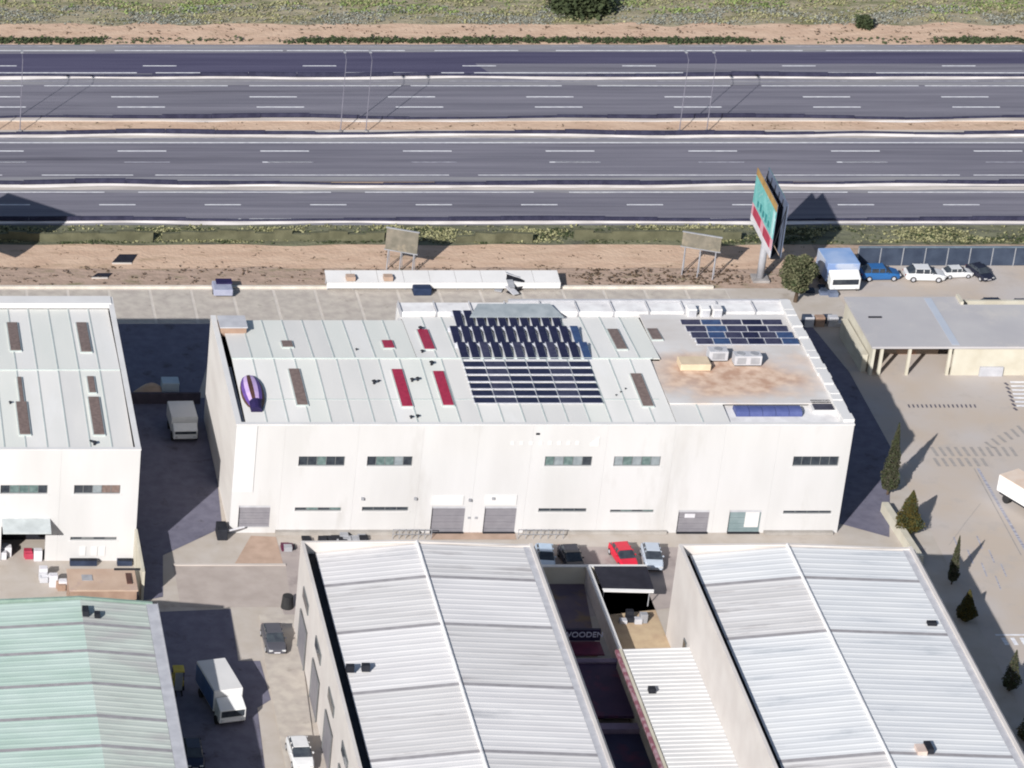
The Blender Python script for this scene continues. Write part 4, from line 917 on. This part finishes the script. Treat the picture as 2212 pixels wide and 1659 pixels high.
def billboard(x, y, rz, lab, zb=5.1, ht=6.4, ln=9.6, gap=.6, group='tall double-faced billboards'):
    r = root('billboard', (x, y, 0), lab, 'billboard', group, rz=rz); r['org'] = [0, 0, 0]
    hl = ln/2
    def face(s, g0, g1):
        # prints lie on a backing sheet; s = side
        xa = lambda yy: s*(gap*g0 + (gap*g1-gap*g0)*(yy+hl)/ln)
        def plate(u0, u1, v0, v1, off, m, name, slant=0, par=None):
            ya, yb = -hl+ln*u0, -hl+ln*u1
            va, vb = zb+ht*v0, zb+ht*v1
            pts = [(xa(ya)+s*off, ya, va), (xa(yb)+s*off, yb, va), (xa(yb)+s*off, yb, vb+slant), (xa(ya)+s*off, ya, vb)]
            t = .05; mb = MB(); n0 = 0
            mb.v = pts + [(p[0]-s*t, p[1], p[2]) for p in pts]; mb.f = [(0, 1, 2, 3), (7, 6, 5, 4), (0, 4, 5, 1), (1, 5, 6, 2), (2, 6, 7, 3), (3, 7, 4, 0)]
            return mb.build(name, m, par or r)
        return plate
    pl = face(-1, 1.0, 1.0)
    base = pl(0, 1, 0, 1, .0, panel_back, 'front_panel')
    pl(.0, 1, .34, .86, .06, teal, 'print_field', 0, base); pl(.0, 1, .865, 1.0, .06, ochre, 'print_field', 0, base)
    pl(.0, 1, .0, .13, .06, whitep, 'print_field', 0, base); pl(.0, 1, .135, .335, .06, pinkp, 'print_field', 0, base)
    pl(.08, .4, .14, .31, .12, redp, 'print_mark', 0, base); pl(.55, .9, .16, .33, .12, redp, 'print_mark', 0, base)
    pl(.02, .09, .36, .84, .12, mat('teal_light', k('#c6ecec', .95), k('#b6e0e0', .95), 1, .6), 'print_mark', 0, base)
    for i in range(5): pl(.2+.13*i, .26+.13*i, .42, .52+.04*(i % 2), .12, mat('teal_dark', k('#3f8f92'), k('#35797c'), 1, .6), 'print_mark', 0, base)
    pr = face(1, 1.0, 1.0)
    b2 = pr(0, 1, 0, 1, .0, panel_back, 'rear_panel'); pr(.2, 1, .4, 1.0, .06, panel_green, 'print_field', 0, b2)
    # frame between the faces
    mb = MB()
    for i in range(6):
        yy = -hl+.3+i*(ln-.6)/5
        mb.tube((-gap+.08, yy, zb+.1), (-gap+.08, yy, zb+ht-.3), .06, n=6).tube((gap-.08, yy, zb+.1), (gap-.08, yy, zb+ht-.3), .06, n=6)
        mb.tube((-gap+.08, yy, zb+.3), (gap-.08, yy, zb+ht-.5), .05, n=6)
    mb.build('lattice', dark_gap, r)
    MB().box(-gap+.1, gap-.1, -hl+.1, hl-.1, zb-.25, zb-.05).build('walkway', dark_gap, r)
    MB().tube((0, 0, 0), (0, 0, zb-.25), .42, .38, 14).build('pole', pole_m, r, smooth=True)
    MB().box(-.9, .9, -.9, .9, 0, .3).build('footing', barrierm, r)
bx, by, _ = P(1641, 604, 0)
billboard(bx, by, R(-1), 'tall teal, red and white double-faced billboard standing by the slip road')
bx2, by2, _ = P(-125, 592, 0)
billboard(bx2, by2, R(52), 'double-faced billboard beyond the left edge whose shadow falls on the slip road')

# ------------------------------------------------------------------ vehicles
def car(name, paint_, L_=4.2, W=1.78, Hh=1.45, van=False):
    r = root(name, (0, 0, 0), None, 'car'); r['org'] = [0, 0, 0]
    def loft(secs, m, nm, par=r):
        """secs: (y, halfwidth, z0, z1, topwidth)"""
        mb = MB(); N = 8
        for y, w_, z0, z1, tw in secs:
            mb.v += [(-w_*.96, y, z0), (-w_, y, z0+(z1-z0)*.35), (-w_*.98, y, z0+(z1-z0)*.75), (-tw, y, z1), (tw, y, z1), (w_*.98, y, z0+(z1-z0)*.75), (w_, y, z0+(z1-z0)*.35), (w_*.96, y, z0)]
        for i in range(len(secs)-1):
            for j in range(N):
                k2 = (j+1) % N; mb.f.append((i*N+j, i*N+k2, (i+1)*N+k2, (i+1)*N+j))
        mb.f.append(tuple(range(N))[::-1]); mb.f.append(tuple((len(secs)-1)*N+j for j in range(N)))
        return mb.build(nm, m, par, smooth=False, bevel=.03)
    h = W/2; l = L_/2
    loft([(-l, h*.72, .35, .62, h*.6), (-l+.18, h*.9, .25, .74, h*.78), (-l+.6, h, .22, .84, h*.86), (-l+1.15, h, .22, .93, h*.9), (l-.9, h, .22, .98, h*.9), (l-.25, h*.95, .24, .95, h*.85), (l, h*.8, .38, .85, h*.72)], paint_, 'body')
    loft([(-l+1.0, h*.86, .9, .94, h*.8), (-l+1.75, h*.86, .9, Hh-.03, h*.68), (l-.95, h*.86, .93, Hh-.03, h*.68), (l-.28, h*.82, .93, .98, h*.76)], glass_dark, 'windows')
    MB().slab([(-h*.7, -l+1.72, Hh), (h*.7, -l+1.72, Hh), (h*.7, l-.95, Hh), (-h*.7, l-.95, Hh)], .06).build('roof', paint_, r, bevel=.02)
    for sx in (-1, 1):
        for y in (-l+.8, l-.78):
            wh = MB().tube((sx*(h-.2), y, .32), (sx*(h+.01), y, .32), .32, n=16).build('wheel', rubber, r)
            MB().tube((sx*(h+.011), y, .32), (sx*(h+.02), y, .32), .19, n=12).build('rim', light_grey, wh)
        MB().box(sx*h*.62-.16, sx*h*.62+.16, -l-.0, -l+.12, .56, .68).build('headlight', head_glass, r)
        MB().box(sx*h*.66-.12, sx*h*.66+.12, l-.1, l+.02, .66, .82).build('tail_light', tail_red, r)
        MB().box(sx*(h+.0)-.09, sx*(h)+.09, -l+1.45, -l+1.55, .92, 1.05).build('mirror', paint_, r)
        for y in (-l+1.76+.0, l*.15, l-.95): MB().box(sx*h*.8-.05, sx*h*.8+.05, y-.04, y+.04, .95, Hh-.05).build('pillar', paint_, r)
    MB().box(-.26, .26, -l-.02, -l+.05, .4, .5).build('number_plate', whitep, r)
    return r
def carpaint(nm, hx, f=1.0): return mat(nm, k(hx, f), tuple(c*.93 for c in k(hx, f)), 2, .35, spec=.5)
def put(o, px, py, rz, lab, z=.04, group=None, sc=1.0, cat='car'):
    x, y, _ = P(px, py, 0); o.location = (x, y, z); o.rotation_euler = (0, 0, rz); o.scale = (sc, sc, sc)
    o['label'] = lab; o['category'] = cat
    if group: o['group'] = group
    return o
cg = 'cars parked in front of the long white warehouse'
put(car('parked_car', carpaint('paint_silverblue', '#b9cce0', 1.0)), 1176, 1215, R(-6), 'pale silver-blue car at the left end of the row in the shade', group=cg)
put(car('parked_car', carpaint('paint_black', '#262838')), 1233, 1218, R(4), 'black car, second from the left in the shaded bays', group=cg, sc=1.04)
put(car('parked_car', carpaint('paint_red', '#d01838', 1.2)), 1345, 1212, R(8), 'bright red hatchback parked in the sun', group=cg, sc=1.02)
put(car('parked_car', carpaint('paint_ltblue', '#c2ccd9', 1.0)), 1407, 1214, R(-4), 'pale blue-silver car right of the red hatchback', group=cg, sc=1.02)
put(car('parked_car', carpaint('paint_grey', '#56565e')), 590, 1392, R(2), 'dark grey car parked alone beside the near warehouse', sc=1.08)
put(car('parked_car', carpaint('paint_white', '#f0f0f0', .95)), 647, 1640, R(3), 'white car at the bottom edge beside the near warehouse', sc=1.1)
put(car('parked_car', carpaint('paint_navy', '#1d2440')), 416, 1640, R(0), 'dark car in the shade of the green-roofed shed', sc=1.0)
put(car('parked_car', carpaint('paint_blue', '#2f6aa8', 1.0)), 1898, 601, R(92), 'blue car right of the box truck by the dark fence', sc=1.05)
put(car('parked_car', carpaint('paint_white', '#f0f0f0')), 1995, 603, R(88), 'larger white car by the dark fence', sc=1.06)
put(car('parked_car', carpaint('paint_white', '#f0f0f0')), 2066, 597, R(95), 'smaller white car by the dark fence, next to the black one', sc=.8)
put(car('parked_car', carpaint('paint_black', '#262838')), 2115, 597, R(20), 'black car by the dark fence, right of the white cars', sc=.85)
put(car('parked_car', carpaint('paint_black', '#262838')), 2148, 674, R(90), 'black car behind the grey flat roof', sc=1.0)
put(car('parked_car', carpaint('paint_black', '#262838')), 2098, 676, R(90), 'black car behind the grey flat roof, nearest its corner', sc=.7)
put(car('parked_car', carpaint('paint_grey', '#56565e')), 2215, 676, R(90), 'dark grey car behind the grey flat roof at the right edge', sc=1.0)
def truck(px, py, rz, lab, L_, W, Hh, boxm, sidem, cabm, cab=1.6, z=.04, cat='truck', name='box_truck'):
    x, y, _ = P(px, py, 0); r = root(name, (x, y, z), lab, cat, rz=rz); r['org'] = [0, 0, 0]
    l = L_/2; h = W/2
    MB().box(-h, h, -l+cab+.1, l, .85, Hh).build('cargo_box', cabm if name == 'box_truck' and rz > .1 else sidem, r, bevel=.05)
    if name == 'box_truck' and rz > .1: MB().box(-h-.04, -h-.003, -l+cab+.2, l-.1, 1.0, Hh-.15).build('side_curtain', sidem, r)
    MB().box(-h+.03, h-.03, -l+cab+.13, l-.03, Hh+.001, Hh+.06).build('box_roof', boxm, r)
    MB().prism([(-h*.92, -l), (h*.92, -l), (h*.92, -l+cab), (-h*.92, -l+cab)], .5, [Hh*.62, Hh*.62, Hh*.8, Hh*.8]).build('cab', cabm, r, bevel=.08)
    MB().box(-h*.8, h*.8, -l-.03, -l-.0, 1.1, Hh*.58).build('windscreen', glass_dark, r)
    MB().box(-h*.8, h*.8, -l+.4, l-.2, .5, .84).build('chassis', dark_gap, r)
    for sx in (-1, 1):
        for yy in (-l+.8, l-1.3):
            MB().tube((sx*(h-.3), yy, .42), (sx*h, yy, .42), .42, n=16).build('wheel', rubber, r)
        MB().box(sx*h*.68-.12, sx*h*.68+.12, -l-.05, -l-.0, .65, .85).build('headlight', head_glass, r)
    return r
wt = carpaint('truck_white', '#f4f4f2', 1.0)
truck(476, 1528, R(12), 'white box truck with a blue side standing in the shaded street', 6.6, 2.7, 3.0, white_wall2, mat('truck_blue', k('#5a74a8'), k('#4c6698'), 1, .5), wt, 1.4)
truck(1808, 612, R(2), 'blue and white box truck parked by the dark fence', 5.2, 3.6, 3.0, mat('truck_ltblue', k('#7fa0d0', 1.1), k('#a9bcdc', 1.1), .35, .5), mat('truck_side', k('#8da6d4', .9), k('#c3cbdc', .9), .3, .5, lo=.45, hi=.55), wt, 1.2)
truck(2222, 1100, R(28), 'white van with an orange-tinted roof cut by the right edge of the picture', 6.5, 2.6, 2.6, mat('orange_white', k('#ecd9c8', 1.0), k('#e6cdb8', 1.0), 1, .6), wt, wt, 1.5, cat='van', name='van')
truck(393, 935, R(2), 'white van parked in the shaded alley', 4.6, 2.7, 2.4, white_wall2, wt, wt, 1.0, cat='van', name='van')
x, y, _ = P(384, 1490, 0); r = root('forklift', (x, y, 0.04), 'small yellow forklift in the shade beside the green-roofed shed', 'forklift')
MB().box(x-.5, x+.5, y-.2, y+1.3, .3, 1.1).build('body', yellow_m, r, bevel=.08)
MB().box(x-.5, x+.5, y-.2, y+.9, 2.0, 2.1).build('roof_guard', yellow_m, r)
for sx in (-.45, .45):
    for yy in (-.15, .85): MB().tube((x+sx, y+yy, 1.1), (x+sx, y+yy, 2.0), .04, n=6).build('guard_post', rubber, r)
    MB().tube((x+sx-.1, y, .3), (x+sx+.1, y, .3), .3, n=12).build('wheel', rubber, r); MB().tube((x+sx-.1, y+1.1, .3), (x+sx+.1, y+1.1, .3), .26, n=12).build('wheel', rubber, r)
    MB().box(x+sx*.6-.06, x+sx*.6+.06, y-1.2, y-.35, .1, .16).build('fork', rubber, r)
MB().box(x-.35, x+.35, y-.34, y-.24, .1, 2.0).build('mast', grey_metal, r)
# behind the alley: a wall, sand heap and pale box
wy = P(0, 872)[1]; a = P(282, 872); b = P(452, 872)
single(MB().box(XLr+.02, XL-.02, wy-.1, wy+.15, 0, 1.3), 'alley_wall', mat('dark_wall', k('#5e5660'), k('#4e4853'), 1, .9), 'low dark wall across the alley behind the white van', 'wall')
x, y, _ = P(330, 862, 0); mb = MB(); rr = random.Random(9); N = 14
ringv = []
for kz, (rr_, zz) in enumerate(((1.9, 0), (1.5, .5), (.9, 1.0), (.3, 1.3))):
    for i in range(N): t = 2*pi*i/N; q = rr_*(1+rr.uniform(-.12, .12)); mb.v.append((x+q*cos(t), y+1.0+q*.7*sin(t), zz))
for kz in range(3):
    for i in range(N): j = (i+1) % N; mb.f.append((kz*N+i, kz*N+j, (kz+1)*N+j, (kz+1)*N+i))
mb.f.append(tuple(3*N+i for i in range(N)))
sp = single(mb, 'sand_heap', sand, 'heap of pale sand against the low wall across the alley', 'sand heap', smooth=True)
x, y, _ = P(368, 862, 0); single(MB().box(x-.9, x+.9, y+.3, y+1.8, 0, 1.7), 'storage_box', mat('pale_box', k('#c3d2dc'), k('#b2c3cf'), 1, .7), 'pale blue-white storage box beside the sand heap', 'box', bevel=.06)
# clutter by the left warehouse entrance
rr = random.Random(12)
for i, (px, py, m, lab) in enumerate(((14, 1200, whitep, 'white sack pile left of the dark entrance'), (72, 1204, redp, 'red and white crate pile right of the dark entrance'), (105, 1255, light_grey, 'white covered cart in the tan yard'), (128, 1268, brown_box, 'brown bin beside the white cart'))):
    x, y, _ = P(px, py, 0); r = root('goods_pile', (x, y, 0), lab, 'pile')
    for j in range(4):
        a, b = rr.uniform(-.6, .5), rr.uniform(-.5, .5); hh = rr.uniform(.5, 1.3)
        MB().box(x+a-.4, x+a+.4, y+b-.35, y+b+.35, 0, hh).build('crate', m if j % 2 == 0 else whitep, r, bevel=.04)
# clutter strip at the foot of the main warehouse left of the near shed and bikes by its corner
rr = random.Random(14)
for i, (px, py, lab) in enumerate(((628, 1186, 'white handcart at the corner of the near warehouse'), (700, 1168, 'dark crates against the warehouse plinth, left heap'), (790, 1166, 'dark red and white crates against the plinth, right heap'))):
    x, y, _ = P(px, py, 0); r = root('goods_pile', (x, y, 0), lab, 'pile')
    for j in range(7):
        a, b = rr.uniform(-2.2, 2.2) if i else rr.uniform(-.7, .7), rr.uniform(-.4, .4); hh = rr.uniform(.2, .6)
        MB().box(x+a-.4, x+a+.4, y+b-.35, y+b+.35, 0, hh).build('crate', [dark_gap, maroon, dark_gap, grey_metal][rr.randrange(4)], r, bevel=.03)
x, y, _ = P(478, 1158, 0); r = root('goods_pile', (x, y, 0), 'dark bin and white pipe at the left front corner of the long warehouse', 'pile')
MB().box(x-.5, x+.5, y-.9, y+.9, 0, 1.2).build('bin', dark_gap, r, bevel=.08); MB().tube((x+.6, y-.5, .9), (x+2.2, y+.2, .9), .1).build('pipe', whitep, r)
x, y, _ = P(1365, 1352, 0); r = root('goods_pile', (x, y, 0), 'grey machine parts in the sandy court in front of the black shelter', 'pile')
for j in range(6): a, b = rr.uniform(-1.2, 1.2), rr.uniform(-.8, .8); MB().box(x+a-.35, x+a+.35, y+b+1.0, y+b+1.6, 0, rr.uniform(.4, 1.0)).build('machine_part', [grey_metal, light_grey, dark_gap][j % 3], r, bevel=.04)
x, y, _ = P(620, 1312, 0); single(MB().tube((x, y, 0), (x, y, 1.3), .6, .5, 14), 'bin', rubber, 'round black bin against the wall of the near warehouse', 'bin')
# wall end and dark pieces right of the warehouse
x, y, _ = P(1775, 625, 0); r = root('pallet_stack', (x, y, 0), 'scattered blue-grey pallets in front of the blue and white box truck', 'pallets')
for j in range(7): a, b = rr.uniform(-2.4, 1.2), rr.uniform(-1.6, 1.0); MB().box(x+a-.5, x+a+.5, y+b-.4, y+b+.4, 0, rr.uniform(.15, .5)).build('pallet', [slate, panel_back][j % 2], r)
x, y, _ = P(1765, 695, 0); r = root('goods_pile', (x, y, 0), 'pale and dark crates in the lane between the warehouse and the flat-roofed building', 'pile')
for j in range(7): a, b = rr.uniform(-2.0, 2.4), rr.uniform(-1.0, .8); MB().box(x+a-.5, x+a+.5, y+b-.4, y+b+.4, 0, rr.uniform(.4, 1.3)).build('crate', [light_grey, slate, brown_box][j % 3], r, bevel=.03)

# ------------------------------------------------------------------ vegetation
leaf_olivetree = mat('leaf_olive_tree', k('#5f5f45', .9), k('#7d7d5e', .9), 2, .9)
def leaves(mb, cx_, cy_, cz_, s, rr):
    a = rr.uniform(0, 6.28); b = rr.uniform(-.9, .9); ux, uy, uz = cos(a)*s, sin(a)*s, rr.uniform(-.5, .5)*s
    vx, vy, vz = -sin(a)*s*cos(b), cos(a)*s*cos(b), sin(b)*s
    n = len(mb.v)
    mb.v += [(cx_-ux, cy_-uy, cz_-uz), (cx_+vx, cy_+vy, cz_+vz), (cx_+ux, cy_+uy, cz_+uz), (cx_-vx*.6, cy_-vy*.6, cz_-vz*.6)]
    mb.f.append((n, n+1, n+2, n+3))
def tree(name, px, py, h, rad, lab, m, cat='tree', z0f=.1, n=1400, taper='cone', group=None, s=.11, seed=0):
    x, y, _ = P(px, py, 0); r = root(name, (x, y, 0), lab, cat, group); rr = random.Random(seed or int(px))
    tr = MB().tube((x, y, 0), (x+.05, y, h*.45), max(.06, rad*.14), rad*.07, 8)
    for i in range(5):
        t = rr.uniform(0, 6.28); z = h*(.2+.1*i); q = rad*.6*(1-i*.1)
        tr.tube((x, y, z), (x+q*cos(t), y+q*sin(t), z+h*.15), rad*.04+.02, .015, 5)
    tr.build('trunk', bark, r)
    clumps = []
    for i in range(34 if taper == 'round' else 22):
        u = rr.random(); z = h*(z0f+(1-z0f)*u)
        q = rad*(1-u)**.75*(.35+.65*min(1, u*6+.3)) if taper == 'cone' else rad*math.sqrt(max(.02, 1-(2*u-1)**2))
        t = rr.uniform(0, 6.28); f = rr.uniform(.2, .85); clumps.append((x+q*f*cos(t), y+q*f*sin(t), z, max(.12, q*.5)))
    for mm, part_n in ((m, n), (leaf_dark, n//2)):
        mb = MB()
        for i in range(part_n):
            if taper == 'cone':
                u = rr.random()**1.35; z = h*(z0f+(1-z0f)*u); t = rr.uniform(0, 6.28)
                q = rad*(1-u)**.85*(.55+.45*min(1, u*7+.2))*(rr.random()**.35)*(1+.16*sin(3*t+z*2)+.1*sin(5*t-z*3))
                leaves(mb, x+q*cos(t), y+q*sin(t), z, s*rr.uniform(.6, 1.2)*(1-.5*u), rr); continue
            c = clumps[rr.randrange(len(clumps))]; q = c[3]*rr.random()**.4; t = rr.uniform(0, 6.28); p2 = rr.uniform(-1.2, 1.4)
            leaves(mb, c[0]+q*cos(t)*cos(p2), c[1]+q*sin(t)*cos(p2), min(h, max(.1, c[2]+q*sin(p2)*(1.6 if taper == 'cone' else 1))), s*rr.uniform(.6, 1.3), rr)
        mb.build('crown', mm, r)
    return r
tree('cypress_tree', 1917, 1068, 8.2, 1.0, 'tall slender grey-brown cypress at the edge of the shaded lane', leaf_cyp, n=5000, group='conifers along the garden wall')
tree('cypress_tree', 1958, 1152, 4.9, 1.5, 'broad olive-brown conifer next to the garden wall', leaf_brown, n=5000, group='conifers along the garden wall')
tree('cypress_tree', 2055, 1262, 5.4, .55, 'very thin dark cypress right of the lower right warehouse', leaf_cyp, n=2600, group='conifers along the garden wall')
tree('cypress_tree', 2084, 1340, 3.4, 1.05, 'short olive conifer below the thin dark cypress', leaf_brown, n=3600, group='conifers along the garden wall')
tree('cypress_tree', 2180, 1492, 4.4, .9, 'small conifer at the lower right edge of the picture', leaf_cyp, n=1600)
tree('cypress_tree', 2215, 1600, 3.6, 1.0, 'small conifer cut by the lower right corner', leaf_brown, n=1200)
tree('olive_tree', 1718, 652, 5.4, 1.8, 'bushy olive tree at the rear right corner of the long warehouse', leaf_olivetree, n=11000, taper='round', z0f=.28, s=.15)
tree('bush', 1250, 22, 3.0, 4.0, 'big dark bush at the top edge of the picture', leaf_dark, cat='bush', n=4200, taper='round', z0f=.02, s=.3)
tree('bush', 1866, 60, 1.7, 1.2, 'small dark bush on the sandy verge beyond the road', leaf_dark, cat='bush', n=900, taper='round', z0f=.05, s=.18)
x, y, _ = P(1857, 48); single(MB().prism([(x-.5, y-.3), (x+.5, y-.35), (x+.4, y+.4), (x-.4, y+.3)], 0, [.5, .4, .6, .7]), 'white_boulder', kerbm, 'white boulder beside the small bush on the far sandy verge', 'boulder', bevel=.08)

def tufts(name, f, n, x0, x1, y0, y1, s0, s1, m, seed, zmax=.5, dens=None, fx=1.0):
    mb = MB(); rr = random.Random(seed); c = 0
    while c < n:
        x, y = rr.uniform(x0, x1), rr.uniform(y0, y1)
        if dens and rr.random() > dens(x, y): continue
        c += 1; s = rr.uniform(s0, s1)
        for q in range(f):
            leaves(mb, x+rr.gauss(0, s*.9*fx), y+rr.gauss(0, s*.5), rr.uniform(.05, zmax)*s*1.6, s*.55, rr)
    o = mb.build(name, m); o['kind'] = 'stuff'; return o
clump = lambda sd, sc, th: (lambda x, y, r=[(random.Random(sd+i).uniform(0, 6), random.Random(sd+i+50).uniform(.4, 1.6)*sc) for i in range(4)]: 1.0 if sum(sin(x*b+a)*sin(y*b*2.2+a*1.7) for a, b in r) > th else .1)
tufts('scrub_grass', 4, 5200, -60, 110, 98.5, 112, .15, .38, leaf_olive, 1, dens=clump(3, .35, .2), fx=1.6)
tufts('scrub_grass', 4, 2600, -60, 110, 101.5, 112, .16, .4, leaf_green, 2, dens=clump(9, .25, .5), fx=1.6)
tufts('scrub_grass', 4, 4200, -60, 110, 98.0, 104, .13, .34, leaf_grey, 3, dens=clump(12, .3, .1), fx=1.6)
tufts('verge_shrubs', 4, 1700, -60, 110, 91.9, 93.4, .2, .5, leaf_dark, 4, dens=clump(15, .12, -.3), fx=1.5)
tufts('verge_shrubs', 3, 500, -60, 110, 93, 99, .12, .3, dry_tuft, 5)
tufts('verge_grass', 4, 4200, -60, 110, 35.0, 39.2, .12, .34, leaf_olive, 6, dens=clump(21, .3, .1), fx=1.6)
tufts('verge_grass', 4, 2400, -60, 110, 34.6, 38.4, .12, .32, leaf_dark, 7, dens=clump(24, .3, .3), fx=1.6)
tufts('dry_weeds', 4, 420, -60, 44, 24.4, 29, .1, .26, dry_tuft, 8)
tufts('dry_weeds', 3, 110, -60, 44, 29, 34, .1, .2, dry_tuft, 9)
tufts('dry_weeds', 4, 160, P(1250, 600)[0], P(1600, 600)[0], 24.4, 28.5, .15, .32, dry_tuft, 10)
tufts('median_weeds', 3, 220, -60, 110, gy(281), gy(265), .08, .22, dry_tuft, 11)

# tidy up: helper property is not part of the scene
for o in bpy.data.objects:
    if 'org' in o: del o['org']
